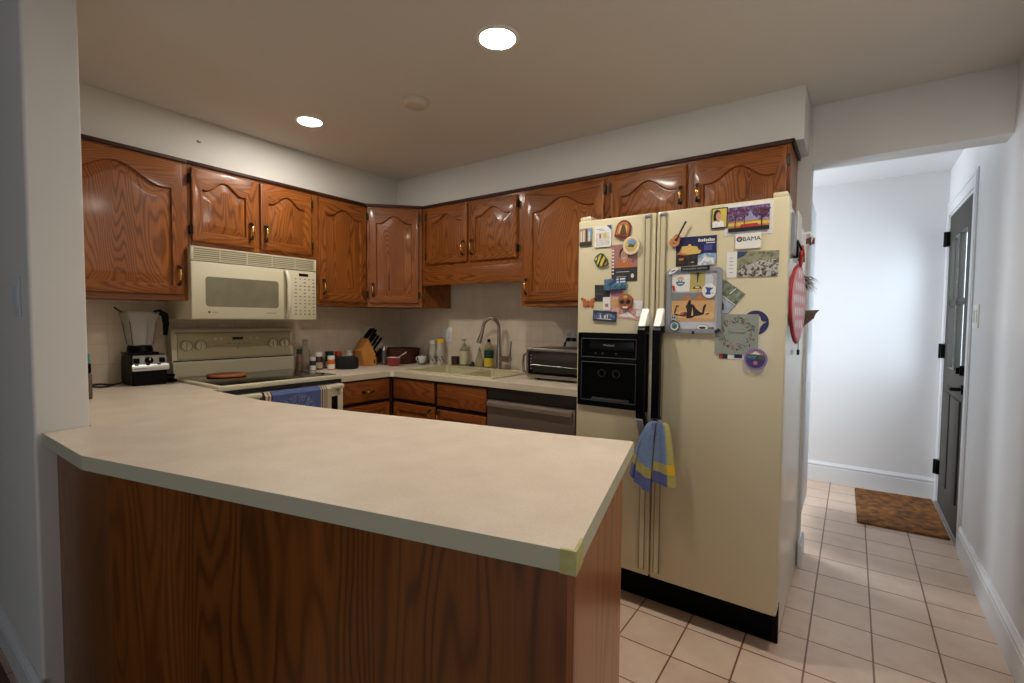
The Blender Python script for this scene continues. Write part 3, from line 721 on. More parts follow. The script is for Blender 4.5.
# dispenser
b = MB(); fy = FYF-.012
W0, W1 = DX0+.022, DX1-.055
b.box(DX0, DX1, fy, FYF+.002, DZ0, DZ0+.030, bev=.003); b.box(DX0, DX1, fy, FYF+.002, DZ1-.030, DZ1, bev=.003)
b.box(DX0, W0, fy, FYF+.002, DZ0, DZ1, bev=.003); b.box(W1, DX1, fy, FYF+.002, DZ0, DZ1, bev=.003); b.box(W0, W1, fy, FYF+.002, 1.092, 1.118, bev=.002)
ds = b.build('dispenser', BLK, ld)
MB().box(W0, W1, FYF-.003, FYF+.001, DZ0+.03, DZ1-.03).build('recess', mat('recess_black', (2, 2, 2), .5, spec=.1), ds)
b = MB(); LT = .0016
def outline(x0, x1, z0, z1, y):
    b.box(x0, x1, y-.001, y, z0, z0+LT*1.6); b.box(x0, x1, y-.001, y, z1-LT*1.6, z1); b.box(x0, x0+LT, y-.001, y, z0, z1); b.box(x1-LT, x1, y-.001, y, z0, z1)
outline(W0-.003, W1+.003, 1.115, DZ1-.026, fy-.0002); outline(W0-.003, W1+.003, DZ0+.026, 1.095, fy-.0002)
b.build('silver_outline', mat('silver_line', (120, 120, 122), .35, .6), ds)
b = MB(); b.box(W0+.035, W1-.01, FYF-.0065, FYF-.003, 1.150, 1.192, bev=.001); b.build('display_plate', mat('dispenser_plate', (8, 10, 12), .35, spec=.2), ds)
vs, fs = text_shape('Whirlpool', .009)
tb = bmesh.new(); V_ = [tb.verts.new((2.395+x_, FYF-.0072, 1.168+z_)) for x_, z_ in vs]
for f in fs:
    try: tb.faces.new([V_[i] for i in f])
    except ValueError: pass
b = MB()._merge(tb, 0); b.build('logo', mat('logo_silver', (170, 170, 170), .5), ds, smooth=0)
b = MB()
for xk in (2.33, 2.365, 2.43): b.box(xk-.004, xk+.004, FYF-.006, FYF-.003, 1.130, 1.138, bev=.001)
b.build('dispenser_buttons', mat('button_grey', (50, 52, 54), .5), ds)
for xk in (2.365, 2.435):
    b = MB(); b.lathe([(.012, 0), (.019, -.004), (.020, -.012), (.014, -.012)], (xk, FYF-.001, 1.045), 24, axis='y', sy=.95); b.build('dispenser_spout', mat('spout_black', (14, 14, 16), .2), ds)
b = MB(); b.box(W0+.05, W1-.03, FYF-.0115, FYF-.003, DZ0+.032, DZ0+.038)
for k in range(12): b.box(W0+.055+k*.015, W0+.062+k*.015, FYF-.0115, FYF-.003, DZ0+.038, DZ0+.042)
b.build('drip_tray', mat('drip_grey', (70, 70, 72), .5), ds)

# towel on the right grip
TBL = mat('towel_denim', (126, 148, 186), .95, var=((114, 138, 180), 90), bump=(600, .5)); TVI = mat('towel_violet', (96, 102, 164), .95, bump=(600, .5)); TYE = mat('towel_yellow', (196, 184, 108), .95, var=((160, 154, 92), 260), bump=(600, .5)); TGO = mat('towel_gold', (226, 180, 40), .95)
b = MB()
def hang(top0, top1, bot0, bot1, z_top, zb0, zb1, ybase, folds, amp, yellow, colyel, gold=False, ph=0):
    R, Cn = 26, 20; rows = []
    for i in range(R+1):
        s = i/R; row = []
        for j in range(Cn+1):
            u = j/Cn; e = s**.5
            x = (top0+(top1-top0)*u)*(1-e)+(bot0+(bot1-bot0)*u)*e
            z = z_top-(z_top-(zb0+(zb1-zb0)*u))*s
            y = ybase-amp*(.5+.5*math.sin(u*folds*PI*2+ph))*(.35+.65*s)-.012*math.sin(PI*u)
            row.append((x, y, z))
        rows.append(row)
    def mi(i, j):
        s = (i+.5)/R; u = (j+.5)/Cn
        if colyel and u > colyel:
            if gold and yellow[0] < s < yellow[1]: return 3
            return 2 
        if yellow[0] < s < yellow[1]: return 2
        return 1 if s > yellow[1] else 0
    b.grid(rows, mi=mi, thick=.0025)
hang(2.612, 2.634, 2.548, 2.618, .862, .600, .562, FYF-.058, 1.5, .012, (.66, .80), None, ph=1.2)
hang(2.612, 2.628, 2.520, 2.580, .864, .625, .575, FYF-.040, 1.2, .012, (.62, .76), None, ph=.2)
hang(2.640, 2.676, 2.626, 2.722, .866, .612, .602, FYF-.052, 1.4, .014, (.66, .80), .70, True, ph=2.0)
# the loop over the grip
rows = []
for i in range(9):
    a = PI*i/8; rows.append([(2.6285+.021*math.cos(a)*(1), FYF-.030-.030*k/4, .862+.016*math.sin(a)) for k in range(5)])
b.grid(rows, mi=0, thick=.002)
tag(b.build('hand_towel', [TBL, TVI, TYE, TGO], loc=(2.62, FYF-.05, .55)), 'blue hand towel with yellow bands hanging from the fridge door grip', 'towel')

# ================================================================== MAGNETS, PHOTOS AND CARDS ON THE FRIDGE
def ell(cx_, cz_, rx, rz_, n=28, a0=0, a1=2*PI): return [(cx_+rx*math.cos(a0+(a1-a0)*k/n), cz_+rz_*math.sin(a0+(a1-a0)*k/n)) for k in range(n)]
FR = FYF-.0005
def flat(name, label, cat, outline_, th, mats, shapes=(), texts=(), group=None, off=0, bev=0):
    """a flat thing on the fridge front. outline_ in world (x,z); shapes: (mat index, [(x,z)...]) printed on its face in order"""
    cx_ = sum(p[0] for p in outline_)/len(outline_); cz_ = sum(p[1] for p in outline_)/len(outline_)
    yb = FR-off; b = MB(); b.prism(outline_, 'y', yb-th, yb, mi=0, bev=bev)
    lay = 1
    for mi, poly in shapes:
        tb = bmesh.new(); V_ = [tb.verts.new((x_, yb-th-.00012*lay, z_)) for x_, z_ in poly]
        f = tb.faces.new(V_); f.normal_update()
        if f.normal.y > 0: f.normal_flip()
        b._merge(tb, mi); lay += 1
    for txt, xc, zc, size, mi, rot in texts:
        vs, fs = text_shape(txt, size); tb = bmesh.new(); cr, sr = math.cos(rot), math.sin(rot)
        V_ = [tb.verts.new((xc+x_*cr-z_*sr, yb-th-.00012*lay, zc+x_*sr+z_*cr)) for x_, z_ in vs]
        for f in fs:
            try: tb.faces.new([V_[i] for i in f])
            except ValueError: pass
        b._merge(tb, mi); lay += 1
    return tag(b.build(name, mats, loc=(cx_, yb, cz_), smooth=0), label, cat, group)
def Q(x0, x1, z0, z1, tilt=0):
    c = ((x0+x1)/2, (z0+z1)/2); P = [(x0, z0), (x1, z0), (x1, z1), (x0, z1)]
    return [(c[0]+(x-c[0])*math.cos(tilt)-(z-c[1])*math.sin(tilt), c[1]+(x-c[0])*math.sin(tilt)+(z-c[1])*math.cos(tilt)) for x, z in P]
def U(q, u, v):
    a = Vector(q[0])*(1-u)*(1-v)+Vector(q[1])*u*(1-v)+Vector(q[2])*u*v+Vector(q[3])*(1-u)*v; return (a.x, a.y)
def P_(q, pts): return [U(q, a, b_) for a, b_ in pts]
def UR(q, u0, u1, v0, v1): return P_(q, [(u0, v0), (u1, v0), (u1, v1), (u0, v1)])
def I(n, c, r=.5):
    g = sum(c)/3; c = tuple(g+(v-g)*.82 for v in c); return mat('ink_'+n, c, r, var=(tuple(v*.93 for v in c), 130))
navy = I('navy', (22, 24, 84)); black = I('black', (18, 18, 20)); red = I('red', (190, 36, 34)); orange = I('orange', (206, 108, 48)); gold = I('gold', (226, 186, 84)); cream = I('cream', (226, 212, 178)); teal = I('teal', (50, 132, 156)); green = I('green', (70, 100, 56)); brown = I('brown', (86, 46, 26)); skin = I('skin', (206, 150, 120)); pink = I('pink', (206, 160, 152)); white = I('white', (232, 230, 226)); blue = I('blue', (34, 76, 160)); sky = I('sky', (110, 156, 200)); grey = I('grey', (128, 130, 130)); lilac = I('lilac', (142, 112, 170)); yellow = I('yellow', (222, 196, 60)); char = I('charcoal', (52, 50, 50)); dkred = I('dark_red', (120, 30, 22)); tan = I('tan', (214, 164, 96)); silver = I('silver', (176, 178, 182))

q = Q(2.239, 2.301, 1.627, 1.707)
flat('picture_magnet', 'small portrait magnet of pale stone columns, top left of the fridge', 'magnet', q, .004, [I('stone', (150, 132, 104)), cream, brown, sky, char],
     [(3, UR(q, .7, 1, .35, 1)), (1, UR(q, .08, .22, .2, .85)), (1, UR(q, .3, .42, .2, .9)), (2, UR(q, .52, .64, .15, .95)), (1, UR(q, .74, .86, .2, .8)), (4, UR(q, 0, 1, 0, .18)), (2, UR(q, 0, 1, .18, .24))])
q = Q(2.316, 2.397, 1.615, 1.710)
flat('souvenir_card', 'white card magnet with a rooster drawing and a blue corner', 'magnet', q, .005, [PAPER, blue, blotch('ink_scribble', [(40, 40, 44), (226, 222, 214), (210, 206, 200), (90, 60, 60)], 260), red, yellow],
     [(1, P_(q, [(.72, 1), (1, .76), (1, 1)])), (2, UR(q, .1, .9, .08, .68)), (3, P_(q, ell(.34, .52, .05, .13, 14))), (4, P_(q, ell(.62, .52, .09, .14, 14))), (1, UR(q, .1, .5, .84, .86)), (1, UR(q, .25, .6, .77, .785))])
a_ = [(2.454+x*math.cos(-.25)-z*math.sin(-.25), 1.683+x*math.sin(-.25)+z*math.cos(-.25)) for x, z in [(-.034, -.036), (.034, -.036), (.034, .005)]+ell(0, .005, .034, .036, 12, 0, PI)+[(-.034, .005)]]
def sc(poly, f, dz=0):
    cx_ = 2.454; cz_ = 1.683; return [(cx_+(x-cx_)*f, cz_+(z-cz_)*f+dz) for x, z in poly]
flat('arch_magnet', 'dark red arch-shaped magnet with a seated figure, tilted, near the left door handle', 'magnet', a_, .008, [dkred, orange, gold, I('olive', (90, 66, 36))],
     [(1, sc(a_, .82)), (2, sc(a_, .55)), (3, [(2.437, 1.662), (2.472, 1.655), (2.465, 1.69), (2.46, 1.705), (2.450, 1.706), (2.445, 1.69)]), (0, [(2.424, 1.650), (2.488, 1.634), (2.491, 1.648), (2.427, 1.664)])], bev=.001)
flat('round_magnet', 'round cream magnet with a landscape drawing overlapping the portrait postcard', 'magnet', ell(2.494, 1.610, .038, .040), .009, [cream, gold, green, tan, sky],
     [(1, ell(2.494, 1.612, .029, .030)), (4, ell(2.497, 1.622, .020, .014)), (2, [(2.475, 1.605), (2.505, 1.600), (2.515, 1.625), (2.505, 1.612), (2.490, 1.618)]), (3, [(2.472, 1.600), (2.515, 1.595), (2.505, 1.588), (2.485, 1.586)])], off=.0042, bev=.001)
q = Q(2.400, 2.519, 1.457, 1.620, .005)
flat('portrait_postcard', 'portrait postcard of a smiling person in an orange shirt on the left fridge door', 'postcard', q, .0012, [blotch('ink_rosy', [(150, 96, 92), (172, 118, 112), (110, 84, 96)], 40), brown, skin, orange, char, white, I('hair', (40, 28, 26))],
     [(6, P_(q, ell(.5, .74, .20, .18, 20))), (2, P_(q, ell(.5, .69, .15, .165, 20))), (2, UR(q, .44, .57, .48, .58)), (3, P_(q, [(.14, .36), (.86, .36), (.80, .50), (.60, .56), (.5, .48), (.40, .56), (.20, .50)])), (4, UR(q, 0, 1, 0, .37)), (5, P_(q, ell(.82, .14, .06, .06, 10))), (5, UR(q, .44, .57, .62, .634)), (6, P_(q, ell(.45, .71, .015, .012, 8))), (6, P_(q, ell(.56, .71, .015, .012, 8)))]+[(5, UR(q, .02, .10, .2+k*.09, .24+k*.09)) for k in range(8)]+[(5, UR(q, .2, .7, .25, .262)), (5, UR(q, .2, .6, .12, .13))])
fp = [(-.034, .004), (-.022, .022), (-.004, .034), (.012, .030), (.020, .018), (.032, .004), (.036, -.018), (.026, -.026), (.010, -.030), (-.012, -.028), (-.026, -.014)]
fp = [(2.349+x, 1.555+z) for x, z in fp]
flat('fish_magnet', 'yellow, black and green striped tropical fish magnet on the left fridge door', 'magnet', fp, .008, [green, yellow, black, orange, white],
     [(1, [(2.330, 1.540), (2.338, 1.570), (2.350, 1.583), (2.358, 1.560), (2.352, 1.530)]), (2, [(2.336, 1.535), (2.342, 1.530), (2.362, 1.580), (2.356, 1.584)]), (1, [(2.345, 1.530), (2.356, 1.528), (2.372, 1.566), (2.364, 1.574)]), (2, [(2.358, 1.530), (2.363, 1.530), (2.376, 1.556), (2.371, 1.562)]), (3, [(2.364, 1.531), (2.380, 1.536), (2.381, 1.550)]), (4, [(2.319, 1.556), (2.330, 1.560), (2.330, 1.572)])], bev=.001)
q = [(2.371, 1.415), (2.473, 1.420), (2.470, 1.473), (2.368, 1.468)]
flat('flag_magnet', 'rectangular souvenir magnet with a white and blue cross flag and city letters', 'magnet', q, .007, [blotch('ink_city_blue', [(30, 40, 70), (60, 92, 130), (130, 150, 160)], 60), white, blue, teal, yellow, black],
     [(5, UR(q, 0, 1, 0, .07)), (1, UR(q, .58, .98, .62, .97)), (2, UR(q, .58, .98, .74, .84)), (2, UR(q, .68, .74, .62, .97))], [('FINLAND', 2.426, 1.424, .020, 3, .03)], off=.002, bev=.001)
q = [(2.321, 1.372), (2.394, 1.368), (2.393, 1.443), (2.319, 1.446)]
flat('dark_card', 'plain charcoal card partly behind the flag magnet', 'card', q, .001, [char, grey], [(1, UR(q, .12, .6, .70, .712)), (1, UR(q, .12, .5, .5, .512)), (1, UR(q, .12, .55, .42, .432))])
bf = [(0, -.020), (.006, -.010), (.018, -.024), (.030, -.014), (.026, .000), (.036, .012), (.038, .026), (.018, .020), (.004, .006), (0, .012)]
bf = [(2.288+x*.94, 1.365+z*.94) for x, z in bf]+[(2.288-x*.94, 1.365+z*.94) for x, z in bf[::-1][1:-1]]
flat('butterfly_magnet', 'orange butterfly magnet on the lower left of the left fridge door', 'magnet', bf, .004, [I('monarch', (216, 106, 56)), black, white],
     [(1, [(2.2865, 1.345), (2.2895, 1.345), (2.2895, 1.380), (2.2865, 1.380)])]+[(1, [(2.288+s*a, 1.365+b_), (2.288+s*c_, 1.365+d_), (2.288+s*c_, 1.365+d_+.0015)]) for s in (1, -1) for a, b_, c_, d_ in ((.004, .002, .030, .018), (.004, 0, .026, .004), (.004, -.004, .022, -.016))]+[(1, [(2.288+s*.029, 1.383), (2.288+s*.036, 1.390), (2.288+s*.034, 1.376)]) for s in (1, -1)])
q = Q(2.361, 2.397, 1.330, 1.389)
flat('small_card', 'small white card with a pink square left of the pink collage', 'card', q, .001, [PAPER, I('rose', (186, 110, 110))], [(1, UR(q, .3, .75, .25, .5))], off=.0012)
q = [(2.400, 1.300), (2.545, 1.283), (2.553, 1.372), (2.396, 1.392)]
q2 = [(2.397, 1.391), (2.458, 1.384), (2.458, 1.418), (2.395, 1.421)]
flat('collage_card', 'pink collage greeting card under the sugar skull magnet', 'card', [q[0], q[1], q[2], (2.458, 1.384), (2.458, 1.418), (2.395, 1.421)], .001, [pink, blotch('ink_pinks', [(180, 110, 112), (210, 160, 150), (226, 196, 180)], 50), white, I('mauve', (160, 96, 116)), tan],
     [(1, UR(q, .03, .97, .03, .97)), (3, UR(q2, .04, .96, .1, .95)), (2, UR(q, .7, .97, .55, .97)), (2, P_(q, [(.25, .1), (.55, .35), (.8, .1)])), (4, UR(q, .05, .35, .55, .9)), (2, UR(q, .8, .95, .2, .5))])
flat('skull_magnet', 'round orange sugar skull face magnet with dark eyes', 'magnet', [(2.471+x, 1.365+z) for x, z in ell(0, .006, .034, .030, 20, -.3, PI+.3)+[(-.026, -.018), (-.014, -.032), (.014, -.032), (.026, -.018)]], .010, [I('skull_orange', (176, 96, 40)), black, gold, brown, white],
     [(2, ell(2.471, 1.388, .010, .006, 12)), (3, ell(2.457, 1.366, .012, .011, 16)), (3, ell(2.485, 1.366, .012, .011, 16)), (1, ell(2.457, 1.366, .008, .007, 16)), (1, ell(2.485, 1.366, .008, .007, 16)), (3, [(2.467, 1.353), (2.475, 1.353), (2.471, 1.361)]), (4, [(2.457, 1.346), (2.485, 1.346), (2.480, 1.338), (2.462, 1.338)])], off=.0015, bev=.002)
q = [(2.314, 1.283), (2.427, 1.277), (2.429, 1.322), (2.316, 1.331)]
flat('skyline_magnet', 'long dark blue skyline magnet lowest on the left fridge door', 'magnet', q, .006, [I('dusk', (44, 58, 90)), blotch('ink_skyline', [(30, 40, 66), (66, 86, 120), (160, 172, 190)], 90), white],
     [(1, UR(q, .04, .96, .2, .8)), (2, P_(q, [(.3, .3), (.34, .75), (.38, .3)])), (2, UR(q, .5, .56, .3, .6)), (2, UR(q, .62, .65, .3, .7)), (2, UR(q, .2, .8, .2, .26))], off=.0012, bev=.001)
# right door
gb = [(2.682+x, 1.615+z) for x, z in ell(-.004, -.008, .021, .019, 18, PI*.62, PI*2.05)+ell(.006, .012, .015, .013, 10, -.2, PI*.8)]
g_ = flat('guitar_magnet', 'small acoustic guitar magnet tilted over the navy palace postcard', 'magnet', gb, .006, [I('guitar', (206, 128, 72)), black, brown], [(1, ell(2.686, 1.617, .006, .006, 12)), (1, [(2.672, 1.603), (2.682, 1.600), (2.682, 1.603), (2.673, 1.606)])], off=.0055, bev=.001)
nb = MB(); yb = FR-.0118
nb.prism([(2.684, 1.615), (2.688, 1.612), (2.722, 1.676), (2.728, 1.684), (2.722, 1.690), (2.717, 1.681)], 'y', yb-.003, yb); nb.build('neck', black, g_)
q = [(2.684, 1.508), (2.842, 1.513), (2.841, 1.624), (2.683, 1.627)]
flat('palace_postcard', 'navy night postcard of a golden hillside palace below the guitar magnet', 'postcard', q, .0012, [navy, gold, black, blotch('ink_rock', [(20, 16, 18), (44, 30, 26), (60, 60, 50)], 60), sky, white, orange, I('haze_blue', (70, 70, 150))],
     [(3, UR(q, 0, .55, 0, .42)), (6, P_(q, [(.02, .42), (.10, .52), (.14, .68), (.5, .66), (.62, .50), (.5, .40), (.25, .36)])), (1, P_(q, [(.14, .46), (.15, .68), (.3, .68), (.32, .74), (.38, .74), (.38, .68), (.54, .64), (.55, .52), (.64, .50), (.60, .40), (.35, .38)])), (4, P_(q, [(.55, .32), (.72, .40), (1, .36), (1, 0), (.55, 0)])), (6, UR(q, .08, .2, .2, .28)), (7, UR(q, .70, .90, .48, .68)), (5, UR(q, .38, .46, .08, .12)), (3, UR(q, .1, .5, .02, .1)), (5, UR(q, .75, .96, .73, .76))]+[(5, UR(q, .56+k*.045, .592+k*.045, .80, .88+.03*(k in (0, 3, 6)))) for k in range(9)],
     [])
flat('mountain_magnet', 'small snowy mountain magnet on the corner of the palace postcard', 'magnet', [(2.771, 1.507), (2.838, 1.510), (2.838, 1.545), (2.820, 1.552), (2.800, 1.553), (2.775, 1.532)], .004, [blotch('ink_snow', [(90, 94, 110), (190, 196, 206), (236, 238, 240)], 70), white, sky],
     [(2, [(2.800, 1.552), (2.837, 1.545), (2.837, 1.534), (2.815, 1.538)]), (1, [(2.776, 1.512), (2.800, 1.545), (2.812, 1.530), (2.826, 1.538), (2.836, 1.512)]), (0, [(2.785, 1.512), (2.800, 1.530), (2.808, 1.518), (2.820, 1.526), (2.830, 1.512)])], off=.0014)
q = Q(2.820, 2.879, 1.648, 1.727)
flat('portrait_magnet', 'small portrait magnet of a dark-haired person in white against yellow', 'magnet', q, .004, [black, yellow, I('hair2', (30, 20, 18)), skin, white, gold],
     [(1, UR(q, .06, .94, .05, .95)), (2, P_(q, ell(.36, .70, .22, .22, 18))), (2, UR(q, .12, .36, .38, .7)), (3, P_(q, ell(.44, .60, .15, .20, 18))), (3, UR(q, .36, .5, .3, .45)), (4, P_(q, [(.06, .05), (.08, .30), (.3, .38), (.45, .28), (.6, .38), (.78, .28), (.82, .05)])), (5, UR(q, .7, .94, .35, .75))], off=.0015)
q = [(2.870, 1.616), (3.034, 1.612), (3.035, 1.735), (2.867, 1.735)]
flat('white_backing_card', 'white rounded card behind the sunset photo, topmost on the fridge', 'card', q, .0012, [PAPER, white], [(1, UR(q, .02, .98, .02, .98))])
q = Q(2.883, 3.024, 1.628, 1.722)
def tree(u, s):
    out = [(4, UR(q, u-.012*s, u+.012*s, .12, .62))]
    for du, v, r in ((0, .72, .07), (-.10, .64, .055), (.10, .66, .06), (-.04, .84, .06), (.07, .86, .055), (-.14, .8, .05), (.15, .82, .05)): out.append((3, P_(q, [(u+du*s+r*s*(1+.3*math.sin(7*a))*math.cos(a)*.8, min(.99, v+r*(1+.3*math.cos(5*a))*math.sin(a)*1.1)) for a in [2*PI*k/16 for k in range(16)]])))
    return out
flat('sunset_photo', 'large glossy sunset photo with trees and a red rock at the fridge top right', 'photo', [(x, z) for x, z in q], .003, [navy, orange, yellow, blotch('ink_leaves', [(40, 14, 24), (96, 36, 46), (110, 70, 110), (120, 50, 50)], 150), I('trunk', (70, 20, 40)), red, black, sky, I('pale_dusk', (150, 148, 190)), blotch('ink_dusk_sky', [(48, 16, 30), (104, 50, 66), (96, 96, 156), (170, 166, 196)], 95)],
     [(9, UR(q, .0, 1, .40, 1)), (8, P_(q, [(.36, .42), (.45, .62), (.53, .86), (.60, .64), (.74, .42)])), (1, UR(q, 0, 1, .16, .42)), (2, UR(q, 0, 1, .24, .36)), (5, P_(q, [(.28, .14), (.32, .28), (.72, .29), (.77, .14)]))]+tree(.17, 1.1)+tree(.40, .7)+tree(.82, 1.1)+[(6, UR(q, 0, 1, 0, .15)), (5, P_(q, [(.3, .15), (.34, .25), (.70, .26), (.74, .15)]))], off=.0014)
q = Q(2.910, 2.997, 1.5615, 1.6185)
lo = [(1, [(2.924+.0105*math.cos(a), 1.598+.0105*math.sin(a)) for a in [2*PI*k/24 for k in range(24)]])]
flat('obama_card', 'white card reading OBAMA with a round multicoloured O under the sunset photo', 'magnet', q, .004, [PAPER, blue, black, red, yellow, green],
     lo+[(3, [(2.924+.0105*math.cos(a), 1.598+.0105*math.sin(a)) for a in [PI*.1+PI*.7*k/10 for k in range(11)]]), (5, [(2.924+.0105*math.cos(a), 1.598+.0105*math.sin(a)) for a in [PI*1.5+PI*.5*k/10 for k in range(11)]]+[(2.924, 1.598)]), (4, ell(2.924, 1.598, .004, .004, 12))], [('BAMA', 2.966, 1.590, .0165, 2, 0)], off=.0014)
q = [(2.879, 1.454), (3.057, 1.451), (3.060, 1.548), (2.879, 1.553)]
flat('hillside_postcard', 'postcard of an aerial hillside town with a white text strip', 'postcard', q, .0012, [PAPER, blotch('ink_hill', [(66, 70, 50), (124, 122, 96), (150, 146, 120), (84, 92, 56)], 40), blotch('ink_town', [(24, 22, 24), (90, 80, 70), (200, 194, 186), (60, 50, 40)], 60), I('dkblue', (40, 60, 110)), TEXTG],
     [(1, UR(q, .21, 1, 0, 1)), (3, P_(q, [(.21, 1), (.42, 1), (.34, .82), (.21, .72)])), (2, P_(q, [(.21, .12), (.35, .5), (.6, .62), (1, .68), (1, .02), (.3, .02)]))]+[(4, UR(q, .06, .14, .2+k*.14, .215+k*.14)) for k in range(5)])
# white board in its grey frame (a thing of its own)
def rr(x0, x1, z0, z1, r, n=6):
    P = []
    for (cx_, cz_, a0) in ((x1-r, z0+r, -PI/2), (x1-r, z1-r, 0), (x0+r, z1-r, PI/2), (x0+r, z0+r, PI)):
        for k in range(n+1): a = a0+PI/2*k/n; P.append((cx_+r*math.cos(a), cz_+r*math.sin(a)))
    return P
wbd = thing('whiteboard', 'small magnetic whiteboard with a silver grey frame on the right fridge door', 'whiteboard', (2.76, FR, 1.236))
WO = rr(2.652, 2.867, 1.236, 1.496, .014); WI = rr(2.669, 2.850, 1.253, 1.481, .004)
MB().prism(WI, 'y', FR-.006, FR-.0015).build('board', mat('board_white', (196, 198, 206), .25), wbd)
tb = bmesh.new(); yA, yB = FR-.011, FR-.0015
r0 = [tb.verts.new((x, yB, z)) for x, z in WO]; r1 = [tb.verts.new((x, yA, z)) for x, z in WO]; r2 = [tb.verts.new((x, yA, z)) for x, z in WI]; r3 = [tb.verts.new((x, yB, z)) for x, z in WI]
for a, c_ in ((r0, r1), (r1, r2), (r2, r3), (r3, r0)):
    for k in range(len(a)): tb.faces.new((a[k], a[(k+1) % len(a)], c_[(k+1) % len(a)], c_[k]))
bmesh.ops.recalc_face_normals(tb, faces=tb.faces)
MB()._merge(tb, 0).build('frame', GREYM, wbd)
OB = .0062
flat('black_strip_magnet', 'black strip magnet with pale lettering across the top of the whiteboard', 'magnet', Q(2.709, 2.820, 1.486, 1.504), .003, [black, grey], [(1, UR(Q(2.709, 2.820, 1.486, 1.504), .06+k*.055, .095+k*.055, .3, .7)) for k in range(9)]+[(1, UR(Q(2.709, 2.820, 1.486, 1.504), .58+k*.05, .615+k*.05, .3, .7)) for k in range(7)], off=.0115)
flat('oval_magnet', 'white oval magnet at the whiteboard top left corner', 'magnet', [(2.678+x*.9-z*-.35, 1.489+x*.35+z*.9) for x, z in ell(0, 0, .021, .012)], .004, [white, char], [(1, [(2.678+x*.9-z*-.35, 1.489+x*.35+z*.9) for x, z in ell(0, .001, .011, .003, 12)])], off=.0115)
q = Q(2.672, 2.743, 1.405, 1.478)
flat('white_card', 'white card with a round orange and teal badge on the whiteboard', 'card', q, .0008, [PAPER, teal, I('peach', (222, 170, 140)), red, white],
     [(2, ell(2.706, 1.452, .015, .014, 20, 0, PI)), (1, ell(2.706, 1.444, .018, .017, 24, PI*.95, PI*2.05)), (4, UR(q, .35, .62, .42, .46)), (1, UR(q, .35, .44, .56, .64)), (1, UR(q, .5, .58, .56, .64))], off=OB)
flat('red_tag', 'small red magnet tag on the left edge of the whiteboard', 'magnet', [(2.670, 1.428), (2.682, 1.430), (2.686, 1.410), (2.678, 1.407), (2.675, 1.420)], .003, [red, white], [(1, [(2.673, 1.420), (2.676, 1.420), (2.676, 1.414)])], off=OB+.001)
q = [(2.743, 1.405), (2.802, 1.406), (2.804, 1.480), (2.746, 1.480)]
flat('temple_postcard', 'yellow postcard with a thin black spire hanging on the whiteboard', 'postcard', q, .0008, [I('ochre', (186, 170, 86)), black, brown, gold, cream],
     [(3, P_(q, [(0, 0), (.15, .2), (.5, .16), (.85, .22), (1, 0)])), (2, P_(q, [(.15, .12), (.3, .24), (.5, .3), (.7, .24), (.85, .12)])), (4, P_(q, ell(.5, .2, .15, .05, 12))), (1, P_(q, [(.44, 1), (.47, .5), (.5, .42), (.53, .5), (.56, 1)])), (1, UR(q, .22, .78, .90, .93)), (1, UR(q, .32, .68, .83, .85))], off=OB)
flat('california_sticker', 'narrow sticker with the word California written sideways on the whiteboard', 'sticker', Q(2.827, 2.847, 1.410, 1.480), .0006, [I('sticker_lilac', (196, 198, 208)), I('rust', (150, 70, 60))], [], [('California', 2.834, 1.447, .011, 1, -PI/2)], off=OB)
flat('anvil_magnet', 'round white magnet with a blue anvil on the whiteboard', 'magnet', ell(2.819, 1.405, .026, .029), .003, [white, blue, char],
     [(1, [(2.803, 1.420), (2.836, 1.416), (2.826, 1.408), (2.822, 1.402), (2.826, 1.396), (2.826, 1.390), (2.806, 1.390), (2.806, 1.397), (2.811, 1.402), (2.810, 1.410)]), (2, [(2.830, 1.394), (2.836, 1.394), (2.836, 1.397), (2.830, 1.397)])], off=OB+.001)
q = Q(2.672, 2.842, 1.283, 1.400)
flat('desert_postcard', 'orange desert postcard of pyramids and a resting camel on the whiteboard', 'postcard', q, .0008, [I('sand', (222, 166, 98)), grey, I('pyramid', (196, 122, 66)), I('camel', (40, 22, 26)), orange, I('sand_light', (232, 186, 120)), dkred],
     [(1, UR(q, 0, 1, .72, 1)), (2, P_(q, [(.20, .72), (.38, .92), (.52, .72)])), (2, P_(q, [(.52, .72), (.66, .96), (.86, .72)])), (5, P_(q, [(0, .3), (.5, .4), (1, .3), (1, .1), (0, .12)])), (4, P_(q, ell(.30, .24, .10, .09, 14))), (6, P_(q, [(.22, .18), (.34, .34), (.42, .2)])), (3, P_(q, [(.36, .10), (.37, .40), (.34, .52), (.38, .62), (.41, .74), (.46, .72), (.46, .60), (.52, .58), (.58, .44), (.66, .34), (.72, .30), (.74, .50), (.78, .60), (.81, .56), (.78, .42), (.76, .24), (.66, .20), (.56, .18), (.50, .12)])), (3, P_(q, [(.80, .22), (.88, .26), (.88, .30), (.80, .26)])), (3, P_(q, [(.06, .28), (.12, .56), (.20, .54), (.13, .50), (.10, .28)])), (3, P_(q, [(.0, .22), (.12, .26), (.3, .2), (.12, .20)])), (5, P_(q, [(.47, .2), (.5, .5), (.52, .2)]))], off=OB)
flat('skull_pin', 'tiny silver and black skull-like magnet on the whiteboard lower left', 'magnet', ell(2.683, 1.296, .013, .013), .004, [silver, black], [(1, ell(2.679, 1.298, .003, .004, 8)), (1, ell(2.687, 1.298, .003, .004, 8)), (1, [(2.676, 1.289), (2.690, 1.287), (2.690, 1.284), (2.676, 1.284)])], off=OB+.001)
